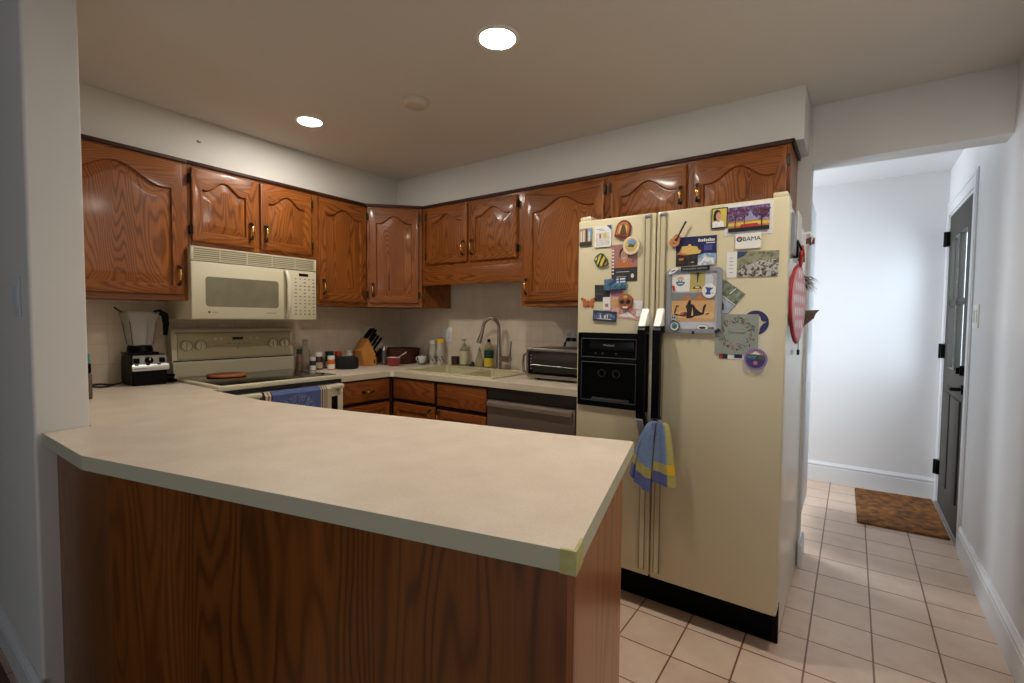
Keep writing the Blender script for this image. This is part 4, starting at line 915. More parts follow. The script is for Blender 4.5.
flat('badge_magnet', 'round badge magnet with a green and blue centre at the whiteboard bottom left', 'magnet', ell(2.689, 1.262, .021, .021), .006, [I('slate', (70, 84, 100)), white, teal, green],
     [(1, ell(2.689, 1.262, .0165, .0165)), (2, ell(2.689, 1.264, .012, .012)), (3, [(2.679, 1.259), (2.687, 1.266), (2.692, 1.262), (2.699, 1.259), (2.694, 1.252), (2.684, 1.252)])], off=.0115, bev=.001)
flat('eye_sticker', 'white oval sticker with a dark eye shape at the whiteboard bottom', 'sticker', ell(2.797, 1.259, .024, .012), .0008, [char, white], [(1, ell(2.797, 1.259, .0225, .0105)), (0, ell(2.797, 1.258, .014, .005, 12))], off=OB)
flat('grey_tag', 'small dark grey magnet tag at the whiteboard bottom right', 'magnet', Q(2.818, 2.840, 1.252, 1.260, .05), .0015, [char, grey], [(1, Q(2.821, 2.836, 1.2545, 1.2575, .05))], off=OB)
q = [(2.867, 1.316), (2.890, 1.313), (2.950, 1.389), (2.876, 1.447), (2.867, 1.447)]
flat('green_photo', 'tilted green and grey photo card tucked behind the whiteboard right edge', 'photo', q, .0012, [blotch('ink_garden', [(60, 66, 56), (110, 120, 96), (150, 154, 140)], 50), blotch('ink_pale', [(140, 150, 164), (180, 188, 204)], 50), white, black],
     [(1, [(2.868, 1.318), (2.890, 1.316), (2.912, 1.344), (2.868, 1.378)]), (3, [(2.868, 1.36), (2.874, 1.35), (2.874, 1.330), (2.868, 1.326)]), (2, [(2.868, 1.382), (2.914, 1.346), (2.916, 1.348), (2.868, 1.386)]), (2, [(2.893, 1.392), (2.915, 1.412), (2.917, 1.410), (2.895, 1.390)])])
# greeting card with wreath
q = Q(2.846, 2.999, 1.157, 1.312)
rnd = random.Random(3); sh = []
for k in range(120):
    a = rnd.uniform(0, 2*PI); r = rnd.uniform(.042, .066); cx_, cz_ = 2.923+r*math.cos(a)*1.02, 1.238+r*math.sin(a)*.98; th = rnd.uniform(0, PI); l = rnd.uniform(.004, .009); w = l*.3
    m_ = rnd.choice([1, 1, 2, 3, 3, 4, 5] if math.sin(a) > -.2 else [1, 2, 4, 4, 5, 3])
    sh.append((m_, [(cx_+l*math.cos(th), cz_+l*math.sin(th)), (cx_-w*math.sin(th), cz_+w*math.cos(th)), (cx_-l*math.cos(th), cz_-l*math.sin(th)), (cx_+w*math.sin(th), cz_-w*math.cos(th))]))
gc = flat('greeting_card', 'sage green square greeting card with a leafy wreath and script lettering', 'card', q, .0016, [I('sage', (146, 154, 142)), I('leaf_dark', (50, 56, 50)), I('leaf_teal', (74, 120, 106)), I('leaf_olive', (112, 100, 62)), I('berry', (166, 64, 62)), I('blush', (178, 138, 124))], [], [('Christmas', 2.923, 1.236, .011, 1, 0)], off=.002)
bq = MB(); 
for k, (mi, poly) in enumerate(sh):
    tb = bmesh.new(); f = tb.faces.new([tb.verts.new((x, FR-.002-.0016-.0002-.000002*k, z)) for x, z in poly]); f.normal_update()
    if f.normal.y > 0: f.normal_flip()
    bq._merge(tb, mi)
bq.build('wreath', [m for m in gc.data.materials], gc, smooth=0)
flat('navy_magnet', 'round navy magnet with a white bird partly behind the wreath card', 'magnet', ell(2.988, 1.280, .045, .046, 40), .0015, [I('navy2', (36, 34, 104)), I('bird_cream', (204, 192, 160))], [(1, [(3.000, 1.240), (3.004, 1.262), (3.012, 1.275), (3.026, 1.284), (3.014, 1.283), (3.006, 1.290), (3.003, 1.302), (2.998, 1.308), (2.990, 1.290), (2.990, 1.240)])])
flat('purple_magnet', 'round purple magnet with a lake and flower scene below the wreath card', 'magnet', ell(2.993, 1.142, .040, .041, 40), .008, [lilac, I('violet', (66, 46, 120)), teal, I('pinkred', (186, 110, 120)), green, white],
     [(1, ell(2.993, 1.142, .033, .034, 36)), (3, ell(2.993, 1.152, .029, .022, 20, .25, PI-.25)), (5, [(2.975, 1.158), (2.993, 1.172), (3.010, 1.160)]), (2, [(2.962, 1.146), (2.965, 1.156), (3.000, 1.157), (2.990, 1.144)]), (4, [(2.998, 1.142), (3.004, 1.157), (3.022, 1.152), (3.022, 1.141)]), (4, [(2.966, 1.156), (2.985, 1.161), (3.010, 1.159), (3.0, 1.155)]), (3, ell(2.993, 1.128, .008, .008, 10))], off=.004, bev=.001)
flat('striped_card', 'red, black and white edge of a card showing under the wreath card', 'card', Q(2.861, 2.950, 1.138, 1.230), .001, [PAPER, red, black, navy], [(1, [(2.861, 1.138), (2.874, 1.138), (2.874, 1.16), (2.861, 1.16)]), (2, [(2.874, 1.138), (2.893, 1.138), (2.893, 1.16), (2.874, 1.16)]), (0, [(2.893, 1.138), (2.915, 1.138), (2.915, 1.16), (2.893, 1.16)]), (3, [(2.917, 1.142), (2.945, 1.142), (2.945, 1.16), (2.917, 1.16)])])
for (x, z, lb) in ((2.763, 1.238, 'tiny black clip magnet under the middle of the whiteboard frame'), (2.855, 1.246, 'black clip magnet on the whiteboard bottom right corner')):
    flat('clip_magnet', lb, 'magnet', Q(x-.005 if x < 2.8 else x-.010, x+.005 if x < 2.8 else x+.010, z-.006, z+.006, 0 if x < 2.8 else .6), .006, [black, char], [], off=.0115)

# ------- right side of the fridge
SX = FX1-.0035
def side(name, label, cat, outline_, x0, x1, mats, mi=0, bev=0, smooth=0):
    cy_ = sum(p[0] for p in outline_)/len(outline_); cz_ = sum(p[1] for p in outline_)/len(outline_)
    b = MB(); b.prism(outline_, 'x', x0, x1, mi=mi, bev=bev); return tag(b.build(name, mats, loc=(x0, cy_, cz_), smooth=smooth), label, cat)
def QY(y0, y1, z0, z1): return [(y0, z0), (y1, z0), (y1, z1), (y0, z1)]
pf = side('framed_picture', 'grey framed picture on the side of the fridge near its top', 'picture', QY(-.792, -.66, 1.545, 1.70), SX, SX+.012, [GREYM])
MB().box(SX+.0122, SX+.013, -.78, -.672, 1.557, 1.688).build('picture', blotch('ink_greyphoto', [(110, 116, 122), (180, 182, 184)], 30), pf)
side('white_note', 'white folded notes sticking out beside the framed picture on the fridge side', 'paper', QY(-.70, -.53, 1.60, 1.725), SX+.0135, SX+.0155, [PAPER])
t = thing('magnet_clip', 'white magnetic clip holding small cards on the side of the fridge', 'clip', (SX, -.50, 1.62))
MB().box(SX, SX+.018, -.53, -.46, 1.59, 1.68, bev=.005).build('clip_body', WHITE, t)
b = MB(); b.tube([(SX+.016, -.5, 1.66), (SX+.045, -.5, 1.665), (SX+.055, -.5, 1.645), (SX+.048, -.5, 1.62), (SX+.03, -.5, 1.61)], .006, n=8); b.build('clip_jaw', WHITE, t)
b = MB(); b.box(SX+.03, SX+.062, -.505, -.495, 1.615, 1.640, mi=0); b.box(SX+.04, SX+.050, -.506, -.494, 1.612, 1.644, mi=1); b.build('held_cards', [dkred, char], t)
# spotted pot holder with loop
pts = []
for k in range(40):
    a = 2*PI*k/40; r = .165*(1+.05*math.sin(a)); y_ = -.665+r*math.cos(a)*(1-.18*max(0, -math.sin(a))**2); z_ = 1.355+.160*math.sin(a)
    pts.append((y_, z_))
t = thing('pot_holder', 'round pink pot holder with white spots and a red edge on the fridge side', 'pot holder', (SX, -.665, 1.20))
b = MB(); b.prism(pts, 'x', SX+.002, SX+.012, bev=.003); b.build('quilted_edge', red, t)
b = MB(); b.prism([(-.665+(y+.665)*.93, 1.355+(z-1.355)*.93) for y, z in pts], 'x', SX+.011, SX+.0145, bev=.0015); pp = b.build('spotted_face', mat('cloth_pink', (218, 164, 178), .9), t)
b = MB()
rnd = random.Random(5)
for i in range(7):
    for j in range(6):
        y_ = -.665-.13+.043*i+(.02 if j % 2 else 0); z_ = 1.355-.13+.05*j
        if math.hypot((y_+.665)/.15, (z_-1.355)/.145) < .86:
            b.prism([(y_+.014*math.cos(2*PI*k/12), z_+.018*math.sin(2*PI*k/12)) for k in range(12)], 'x', SX+.0143, SX+.0150)
b.build('spots', white, pp)
b = MB(); b.tube([(SX+.012, -.665, 1.505), (SX+.018, -.69, 1.55), (SX+.018, -.665, 1.585), (SX+.018, -.64, 1.55), (SX+.012, -.665, 1.505)], .006, n=8); b.build('hanging_loop', red, t); t.rotation_euler = (0, 0, math.radians(-4)); t.location.x += .013
b = MB(); b.box(SX, SX+.02, -.70, -.66, 1.54, 1.61, bev=.004); b.tube([(SX+.018, -.68, 1.60), (SX+.034, -.68, 1.56), (SX+.030, -.68, 1.535), (SX+.018, -.68, 1.53)], .004, n=8)
tag(b.build('magnet_hook', BLK, loc=(SX, -.68, 1.53)), 'black hook above the spotted pot holder on the fridge side', 'hook')
b = MB(); rnd = random.Random(9)
for k in range(26):
    a = rnd.uniform(-.9, .9); l = rnd.uniform(.03, .095); p0 = Vector((SX+.006, -.42+rnd.uniform(-.015, .015), 1.475+rnd.uniform(-.015, .015)))
    d_ = Vector((math.cos(a)*.9, rnd.uniform(-.3, .3), math.sin(a)*.5-.1)); m_ = p0+d_*l*.6; e_ = p0+d_*l+Vector((0, 0, -.018))
    b.tube([p0, m_, e_], .002, n=5, rs=[.004, .0025, .0006], mi=k % 2)
b.lathe([(0, -.012), (.02, -.008), (.022, .004), (0, .012)], (SX+.012, -.42, 1.475), 14)
tag(b.build('feather_tuft', [mat('feather_grey', (92, 88, 84), .9), mat('feather_pale', (186, 182, 176), .9)], loc=(SX, -.42, 1.47)), 'grey feathery tuft magnet sticking out from the fridge side', 'ornament')
b = MB(); b.prism([(SX+.001, 1.325), (SX+.02, 1.335), (SX+.085, 1.338), (SX+.072, 1.322), (SX+.066, 1.305), (SX+.066, 1.302), (SX+.03, 1.268), (SX+.012, 1.235), (SX+.004, 1.25)], 'y', -.43, -.424)
b.prism([(SX+.001, 1.320), (SX+.02, 1.332), (SX+.075, 1.330), (SX+.055, 1.300), (SX+.03, 1.275)], 'y', -.424, -.41)
tag(b.build('bird_ornament', mat('bark_brown', (104, 84, 68), .8, var=((76, 60, 48), 40)), loc=(SX, -.42, 1.30)), 'brown wing-shaped ornament jutting from the fridge side', 'ornament')
b = MB(); b.tube([(SX+.010, -.46, 1.235), (SX+.012, -.46, 1.16)], .0015, n=6); b.lathe([(0, -.012), (.005, -.010), (.006, .008), (.003, .014), (0, .015)], (SX+.012, -.46, 1.15), 12); b.lathe([(0, -.01), (.006, -.006), (.006, .006), (0, .01)], (SX+.010, -.46, 1.235), 12)
tag(b.build('beaded_cord', RUB, loc=(SX+.01, -.46, 1.14)), 'thin black beaded cord hanging below the brown ornament', 'cord')
b = MB(); b.box(SX, SX+.008, -.36, -.345, 1.36, 1.45, bev=.002); tag(b.build('pen_magnet', BLK, loc=(SX, -.35, 1.36)), 'slim black pen-like magnet behind the spotted pot holder', 'magnet')
b = MB(); b.box(SX, SX+.014, -.43, -.40, 1.545, 1.60, bev=.003); b.box(SX+.014, SX+.022, -.425, -.405, 1.55, 1.59, bev=.002); tag(b.build('dark_clip', char, loc=(SX, -.41, 1.54)), 'dark clip magnet below the white magnetic clip', 'clip')

# ================================================================== SINK, FAUCET
t = thing('kitchen_sink', 'cream double-bowl drop-in sink below the short oak cabinet', 'sink', ((SX0+SX1)/2, (SY0+SY1)/2, .73))
PORC = mat('sink_cream', (206, 198, 160), .25, coat=.3)
b = MB(); R0 = (SX0-.025, SX1+.03, SY0-.018, SY1+.02); zr = ZC+.0005
def ring(x0, x1, y0, y1, hx0, hx1, hy0, hy1, z0, z1):
    b.box(x0, x1, y0, hy0, z0, z1, bev=.003); b.box(x0, x1, hy1, y1, z0, z1, bev=.003); b.box(x0, hx0, hy0-.004, hy1+.004, z0, z1, bev=.003); b.box(hx1, x1, hy0-.004, hy1+.004, z0, z1, bev=.003)
xm = 1.13
ring(R0[0], R0[1], R0[2], R0[3], SX0+.008, SX1-.008, SY0+.008, SY1-.045, zr, zr+.010)
b.box(xm-.018, xm+.018, SY0+.008, SY1-.045, zr-.02, zr+.006, bev=.003)
b.build('rim', PORC, t)
for (xa, xb, dp) in ((SX0+.004, xm-.012, .17), (xm+.012, SX1-.004, .13)):
    b = MB(); za = zr+.004; ya, yb_ = SY0+.004, SY1-.040; o1_, i_ = 0, .03
    tb = bmesh.new()
    lp = [[(xa, ya), (xb, ya), (xb, yb_), (xa, yb_)], [(xa+.02, ya+.02), (xb-.02, ya+.02), (xb-.02, yb_-.02), (xa+.02, yb_-.02)]]
    up_ = [tb.verts.new((x, y, za)) for x, y in lp[0]]; lo_ = [tb.verts.new((x, y, za-dp)) for x, y in lp[1]]
    for k in range(4): tb.faces.new((up_[k], up_[(k+1) % 4], lo_[(k+1) % 4], lo_[k]))
    tb.faces.new(lo_); bmesh.ops.recalc_face_normals(tb, faces=tb.faces)
    for f in tb.faces: f.normal_flip()
    bmesh.ops.bevel(tb, geom=[e for e in tb.edges if not e.is_boundary], offset=.02, segments=3, affect='EDGES')
    b._merge(tb, 0); b.lathe([(0, .003), (.03, .003), (.036, .0)], ((xa+xb)/2, (ya+yb_)/2, za-dp+.001), 20, mi=1)
    b.build('basin', [PORC, CHR], t)
t = thing('faucet', 'brushed nickel gooseneck faucet with side lever behind the sink', 'faucet', (1.165, -.085, ZC+.0105))
fz = ZC+.0105; fyv = -.085
b = MB(); b.box(1.10, 1.255, fyv-.028, fyv+.028, fz, fz+.006, bev=.003); b.cyl((1.165, fyv, fz+.005), (1.165, fyv, fz+.10), .023, .020); b.cyl((1.165, fyv, fz+.10), (1.165, fyv, fz+.18), .020, .015); b.build('column', NICK, t)
pts = [(1.165, fyv, fz+.17), (1.165, fyv-.002, fz+.27)]
for k in range(1, 11):
    a = PI*k/11; pts.append((1.165-.043*(1-math.cos(a)), fyv-.085*(1-math.cos(a))*.5, fz+.285+.085*math.sin(a)))
pts.append((1.074, fyv-.088, fz+.26))
b = MB(); b.tube(pts, .0125, n=14); b.build('gooseneck', NICK, t)
b = MB(); b.cyl((1.074, fyv-.088, fz+.262), (1.052, fyv-.098, fz+.190), .0135, .019); b.cyl((1.052, fyv-.098, fz+.190), (1.051, fyv-.0985, fz+.187), .0185, .016); b.build('spray_head', NICK, t)
b = MB(); b.cyl((1.175, fyv, fz+.072), (1.266, fyv, fz+.075), .019, .022); b.tube([(1.262, fyv, fz+.085), (1.267, fyv, fz+.12), (1.276, fyv, fz+.205)], .006, n=10, rs=[.009, .006, .005]); b.build('lever', NICK, t)

# ================================================================== SMALL THINGS ON THE COUNTERS
ZS_ = ZC+.0008
GLS = mat('clear_glass', (226, 230, 224), .04, transm=1, ior=1.45)
def lathe_obj(name, label, cat, x, y, parts, z=ZS_, group=None):
    """parts: (part name or None for the body, profile, material)"""
    first = parts[0]
    if len(parts) == 1:
        return tag(MB().lathe(first[1], (x, y, z), 28).build(name, first[2], loc=(x, y, z)), label, cat, group)
    t = thing(name, label, cat, (x, y, z), group=group)
    for p in parts: MB().lathe(p[1], (x, y, z), 28).build(p[0], p[2], t)
    return t
def bottle_prof(r, h, neck=.5, rn=None):
    rn = rn or r*.45; hb = h*neck
    return [(0, 0), (r*.93, 0), (r, .004), (r, hb), (r*.9, hb+r*.35), (rn, hb+r*1.1), (rn, h), (0, h)]
# left of the stove
t = thing('blender', 'black countertop blender with silver control panel and clear jar left of the stove', 'blender', (.12, -1.945, ZS_))
bz = ZS_; 
b = MB(); b.prism([(.03, bz+.0), (.205, bz+.0), (.205, bz+.085), (.190, bz+.165), (.045, bz+.165), (.03, bz+.12)], 'y', -2.018, -1.858, bev=.006); b.build('base', BLK, t)
b = MB(); b.prism([(.2075, bz+.080), (.2125, bz+.083), (.2035, bz+.160), (.1925, bz+.160)], 'y', -2.014, -1.862, bev=.001); fp_ = b.build('control_panel', mat('blender_panel', (150, 148, 144), .35, .4), t)
b = MB(); b.prism([(.206, bz+.078), (.218, bz+.080), (.219, bz+.100), (.2125, bz+.114), (.202, bz+.112)], 'y', -2.020, -1.854, bev=.002); b.build('chrome_band', mat('bright_silver', (206, 206, 206), .28, .5), fp_)
for yk in (-2.000, -1.885): MB().box(.203, .216, yk-.013, yk+.013, bz+.120, bz+.148, bev=.003).build('switch', BLK, fp_)
b = MB(); b.lathe([(.018, -.006), (.018, .010), (.013, .014), (0, .014)], (.207, -1.944, bz+.135), 24, axis='x'); b.box(.219, .223, -1.946, -1.942, bz+.135, bz+.150, mi=1); b.build('dial', [BLK, WHITE], fp_)
b = MB()
for yk in (-2.0, -1.95, -1.90): b.box(.208, .216, yk-.008, yk+.008, bz+.108, bz+.116, bev=.001)
for k in range(7): b.box(.2186, .2194, -2.012+k*.008, -2.006+k*.008, bz+.090, bz+.094, mi=1)
b.build('panel_marks', [BLK, TEXTG], fp_)
jc = (.125, -1.958)
b = MB(); b.box(jc[0]-.07, jc[0]+.06, jc[1]-.066, jc[1]+.070, bz+.164, bz+.176, bev=.004); b.build('jar_pad', BLK, t)
def sqring(s, z, r=.3, n=4, dx=0):
    P = []; rad = s*r
    for (sx_, sy_, a0) in ((1, -1, -PI/2), (1, 1, 0), (-1, 1, PI/2), (-1, -1, PI)):
        for k in range(n+1):
            a = a0+PI/2*k/n; P.append((jc[0]+dx+sx_*(s-rad)+rad*math.cos(a), jc[1]+sy_*(s-rad)+rad*math.sin(a), z))
    return P
tb = bmesh.new(); prof = [(.048, bz+.212), (.052, bz+.225), (.066, bz+.345), (.078, bz+.395)]
rg = [[tb.verts.new(p) for p in sqring(s_, z_)] for s_, z_ in prof]
for i in range(len(rg)-1):
    for k in range(len(rg[0])): tb.faces.new((rg[i][k], rg[i][(k+1) % len(rg[0])], rg[i+1][(k+1) % len(rg[0])], rg[i+1][k]))
bmesh.ops.recalc_face_normals(tb, faces=tb.faces); bmesh.ops.solidify(tb, geom=tb.faces[:], thickness=.003)
JG = mat('jar_plastic', (186, 184, 180), .15, alpha=.26, spec=.6)
jar = MB()._merge(tb, 0).build('jar', JG, t)
b = MB(); b.lathe([(.048, .176), (.058, .180), (.056, .205), (.050, .216), (0, .216)], (jc[0], jc[1], bz), 24); b.build('jar_collar', BLK, t)
b = MB()
for s_ in (1, -1):
    for q_ in (1, -1):
        b.tube([(jc[0]+q_*.044, jc[1]+s_*.044, bz+.215), (jc[0]+q_*.059, jc[1]+s_*.059, bz+.345)], .0022, n=6)
b.build('jar_ribs', BLK, jar)
b = MB(); b.tube([(jc[0]+.01, jc[1]+.062, bz+.392), (jc[0]+.012, jc[1]+.090, bz+.395), (jc[0]+.012, jc[1]+.114, bz+.380), (jc[0]+.012, jc[1]+.120, bz+.33), (jc[0]+.012, jc[1]+.116, bz+.265)], .011, n=12, rs=[.010, .016, .018, .016, .011]); b.build('jar_handle', BLK, jar)
b = MB(); b.tube([(jc[0], jc[1]-.070, bz+.388), (jc[0], jc[1]-.092, bz+.402), (jc[0], jc[1]-.108, bz+.418)], .004, n=8); b.build('lid_tab', BLK, jar)
b = MB(); pts = []
for k in range(40): a = 2*PI*k/20; pts.append((.10+.045*math.sin(a), -2.125+.055*math.cos(a), ZS_+.005+.004*(k/40)+.003*math.sin(3*a)))
pts += [(.10, -2.06, ZS_+.008), (.09, -2.034, ZS_+.012)]
b.tube(pts, .0038, n=8); tag(b.build('power_cord', RUB, loc=(.1, -2.12, ZS_)), 'coiled black power cord on the counter left of the blender', 'cord')
b = MB(); b.box(.12, .17, -1.847, -1.812, ZS_, ZS_+.030, bev=.005); b.cyl((.17, -1.83, ZS_+.015), (.205, -1.822, ZS_+.013), .012, .010); b.tube([(.09, -1.84, ZS_+.030), (.11, -1.82, ZS_+.034), (.13, -1.80, ZS_+.036)], .009, n=8)
tag(b.build('charger_plug', BLK, loc=(.15, -1.83, ZS_)), 'black plug adapter lying between the blender and the stove', 'charger')
t = thing('tall_canister', 'teal-topped dark container half hidden behind the partition edge', 'container', (.52, -2.290, ZS_))
MB().box(.49, .55, -2.34, -2.262, ZS_, ZS_+.115, bev=.006).build('body', mat('brown_pack', (96, 74, 66), .6), t); MB().box(.492, .548, -2.338, -2.264, ZS_+.115, ZS_+.16, bev=.005).build('collar', BLK, t); MB().box(.495, .545, -2.336, -2.266, ZS_+.16, ZS_+.205, bev=.008).build('lid', mat('teal_lid', (30, 130, 130), .5), t)

# right of the stove
lathe_obj('glass_bottle', 'clear glass milk bottle next to the stove backguard', 'bottle', .100, -.975, [(None, [(0, 0), (.034, 0), (.036, .004), (.036, .10), (.032, .13), (.018, .165), (.016, .20), (.019, .204), (.019, .215), (.015, .215), (.013, .165), (.028, .128), (.032, .10), (.032, .008), (0, .006)], mat('bottle_glass', (190, 182, 166), .08, alpha=.45))])
t = thing('spice_jar', 'small glass jar with red and green label against the stove backguard', 'jar', (.12, -1.032, ZS_))
MB().lathe([(0, 0), (.018, 0), (.019, .10), (.017, .115), (0, .115)], (.12, -1.032, ZS_), 20).build('body', mat('spice_red', (120, 40, 34), .5, var=((150, 130, 110), 30)), t); MB().lathe([(0, .115), (.0185, .115), (.0185, .15), (0, .15)], (.12, -1.032, ZS_), 20).build('lid', mat('lid_green', (40, 62, 40), .5), t)
def pill(x, y, r, h, body, cap, label, lab=PAPER, z=ZS_):
    t = thing('pill_bottle', label, 'bottle', (x, y, z), group=None); hb = h*.74
    MB().lathe([(0, 0), (r*.95, 0), (r, .003), (r, hb-.01), (r*.85, hb), (0, hb)], (x, y, z), 24).build('body', body, t)
    MB().lathe([(0, hb), (r*.97, hb), (r*.97, h-.002), (r*.9, h), (0, h)], (x, y, z), 24).build('cap', cap, t)
    MB().lathe([(r+.0006, hb*.10), (r+.0006, hb*.55)], (x, y, z), 24).build('label_wrap', lab, t)
AMB = mat('amber_plastic', (204, 96, 24), .3, coat=.3); DBR = mat('brown_bottle', (58, 36, 26), .3); DGR = mat('dark_green_plastic', (22, 52, 40), .4); OCA = mat('orange_cap', (206, 84, 36), .45); PLT = mat('paper_tan', (176, 162, 140), .7)
pill(.150, -.905, .031, .128, DBR, WHITE, 'brown vitamin bottle with a white cap, tallest of the group by the stove', PLT)
pill(.225, -.995, .020, .098, mat('dark_blue_plastic', (40, 44, 60), .4), WHITE, 'small slim dark bottle with white cap and label nearest the stove')
pill(.240, -.860, .026, .100, AMB, WHITE, 'amber prescription bottle with a white cap and label')
pill(.125, -.798, .031, .124, DGR, DGR, 'dark green capped vitamin bottle behind the amber bottle', PLT)
pill(.110, -.712, .029, .120, DBR, OCA, 'dark bottle with an orange cap behind the black speaker', PAPER)
b = MB(); b.lathe([(0, 0), (.074, 0), (.083, .008), (.085, .030), (.084, .068), (.078, .082), (.070, .085), (0, .085)], (.245, -.735, ZS_), 40); 
tag(b.build('smart_speaker', mat('speaker_cloth', (12, 12, 13), .85, bump=(900, .4)), loc=(.245, -.735, ZS_)), 'low round black cloth smart speaker on the counter right of the pill bottles', 'speaker')
lathe_obj('small_stand', 'small white plastic spool-shaped dispenser behind the black speaker', 'dispenser', .125, -.632, [(None, [(0, 0), (.030, 0), (.030, .006), (.008, .012), (.008, .080), (.030, .085), (.030, .100), (.020, .102), (.020, .112), (.024, .114), (.024, .126), (0, .126)], WHITE)])
# wooden board behind the block
# knife block
t = thing('knife_block', 'light wood knife block full of black-handled knives on the counter', 'knife block', (.165, -.50, ZS_))
KW = mat('knife_block_wood', (206, 142, 70), .5, var=((190, 126, 58), 14))
b = MB(); kb = [(-.045, 0), (.068, 0), (.070, .075), (-.010, .215), (-.075, .120)]
# block leans towards the right (local axis along +y), front towards the camera
b.prism([(-.505+yy, ZS_+zz) for yy, zz in kb], 'x', .115, .215, bev=.003); b.build('block', KW, t)
MB().box(.2152, .2160, -.465, -.450, ZS_+.02, ZS_+.045).build('logo', char, t)
nrm = Vector((.105, .140)).normalized(); nrm = Vector((.72, .69)).normalized()
k_ = 0
for (s, off, L_, xo) in ((.90, 0, .105, .135), (.86, 0, .110, .160), (.82, 0, .105, .190), (.62, 0, .10, .140), (.58, 0, .105, .165), (.52, 0, .098, .195), (.30, 0, .085, .150), (.26, 0, .12, .185)):
    yb_ = -.505+.070+(-.010-.070)*s; zb_ = ZS_+.075+(.215-.075)*s
    p0 = Vector((xo, yb_, zb_)); d_ = Vector((0, nrm.x*.86, nrm.y)).normalized()
    L_ *= 1.18; p1 = p0+d_*L_
    b = MB(); b.tube([p0-d_*.004, p0+d_*.012], .0085, n=8, mi=1); b.tube([p0+d_*.010, p0+d_*L_*.5, p1-d_*.01, p1], .0085, n=8, rs=[.0085, .010, .0105, .006]); b.build('knife_handle', [BLK, STEEL], t)
b = MB(); rg = []
for k in range(17): a = 2*PI*k/16; rg.append((.222, -.425+.016*math.cos(a)*1+.02*math.sin(a), ZS_+.100+.026*math.sin(a)+.01*math.cos(a)))
b.tube(rg, .0055, n=8); b.build('scissor_handle', BLK, t)
lathe_obj('pepper_grinder', 'tall clear and chrome pepper grinder beside the knife block', 'pepper grinder', .228, -.372, [('body', [(0, 0), (.022, 0), (.023, .004), (.021, .03), (.019, .11), (0, .11)], mat('grinder_glass', (84, 80, 76), .15, coat=.5)), ('chrome_head', [(0, .11), (.021, .11), (.022, .135), (.017, .15), (.006, .155), (.010, .165), (.006, .174), (0, .175)], CHR)])
lathe_obj('pepper_mill', 'short dark pepper mill half hidden behind the knife block', 'pepper mill', .15, -.405, [('body', [(0, 0), (.021, 0), (.019, .04), (.015, .06), (.020, .08), (0, .08)], DBR), ('knob', [(0, .08), (.016, .08), (.018, .10), (.008, .115), (0, .118)], BLK)])
RD = mat('bowl_red', (134, 24, 40), .35, coat=.3)
t = thing('mixing_bowl', 'small red bowl with a white inside and a spoon by the pepper grinder', 'bowl', (.355, -.385, ZS_))
MB().lathe([(0, .0), (.034, 0), (.042, .006), (.051, .040), (.054, .067), (.051, .067)], (.355, -.385, ZS_), 36).build('shell', RD, t)
MB().lathe([(.051, .067), (.046, .040), (.034, .010), (0, .006)], (.355, -.385, ZS_), 36).build('lining', WHITE, t)
b = MB(); b.tube([(.340, -.38, ZS_+.03), (.385, -.345, ZS_+.075), (.425, -.315, ZS_+.108)], .003, n=8, rs=[.006, .003, .004]); tag(b.build('spoon', WHITE, loc=(.34, -.38, ZS_+.02)), 'white handled spoon leaning in the red bowl', 'spoon')
b = MB(); b.lathe([(0, 0), (.135, 0), (.153, .020), (.163, .075), (.168, .125), (.160, .125), (.154, .080), (.142, .028), (0, .018)], (.192, -.178, ZS_), 48)
tag(b.build('wooden_bowl', mat('dark_walnut', (56, 24, 10), .55, spec=.3, var=((74, 32, 14), 8)), loc=(.192, -.178, ZS_)), 'large dark reddish wooden bowl in the counter corner', 'bowl')
t = thing('teacup', 'white cup on a saucer with green decoration beside the dark wooden bowl', 'cup', (.418, -.140, ZS_))
MB().lathe([(0, .006), (.018, .006), (.020, .012), (.030, .03), (.034, .062), (.031, .062), (.026, .03), (0, .016)], (.418, -.140, ZS_+.004), 28).build('cup_bowl', WHITE, t)
MB().lathe([(0, 0), (.02, 0), (.046, .010), (.048, .013), (.02, .005), (0, .005)], (.418, -.140, ZS_), 28).build('saucer', mat('saucer_white', (206, 206, 190), .3, var=((120, 140, 90), 40)), t)
b = MB(); b.tube([(.418-.030*math.cos(.9)-.0, -.140-.012, ZS_+.056), (.379, -.155, ZS_+.060), (.367, -.160, ZS_+.042), (.381, -.155, ZS_+.026), (.395, -.147, ZS_+.024)], .0035, n=8); b.build('handle', WHITE, t)
FRO = mat('frosted_plastic', (190, 182, 168), .45, alpha=.85)
def shaker(x, y, h, cap, label):
    t = thing('shaker_bottle', label, 'bottle', (x, y, ZS_)); r = .033
    MB().lathe([(0, 0), (r*.88, 0), (r*.9, .01), (r*.80, .045), (r*1.0, .085), (r*1.05, .115), (r*.85, .145), (r*.9, h-.03), (0, h-.03)], (x, y, ZS_), 28).build('body', FRO, t)
    MB().lathe([(0, h-.03), (r*.98, h-.03), (r*.98, h-.004), (r*.9, h), (0, h)], (x, y, ZS_), 28).build('cap', cap, t)
    b = MB()
    for k in range(10): a = -1.9+.27*k+ (.1 if k % 2 else 0); z_ = .03+.012*(k*7 % 4); b.box(x+math.cos(a)*r*.97-.004, x+math.cos(a)*r*.97+.004, y+math.sin(a)*r*.97-.004, y+math.sin(a)*r*.97+.004, ZS_+z_, ZS_+z_+.006)
    b.build('print', TEXTD, t)
shaker(.484, -.082, .198, WHITE, 'frosted plastic drinks shaker with a white lid left of the sink')
shaker(.560, -.075, .210, mat('cap_yellow', (228, 176, 20), .4), 'frosted plastic drinks shaker with a yellow lid')
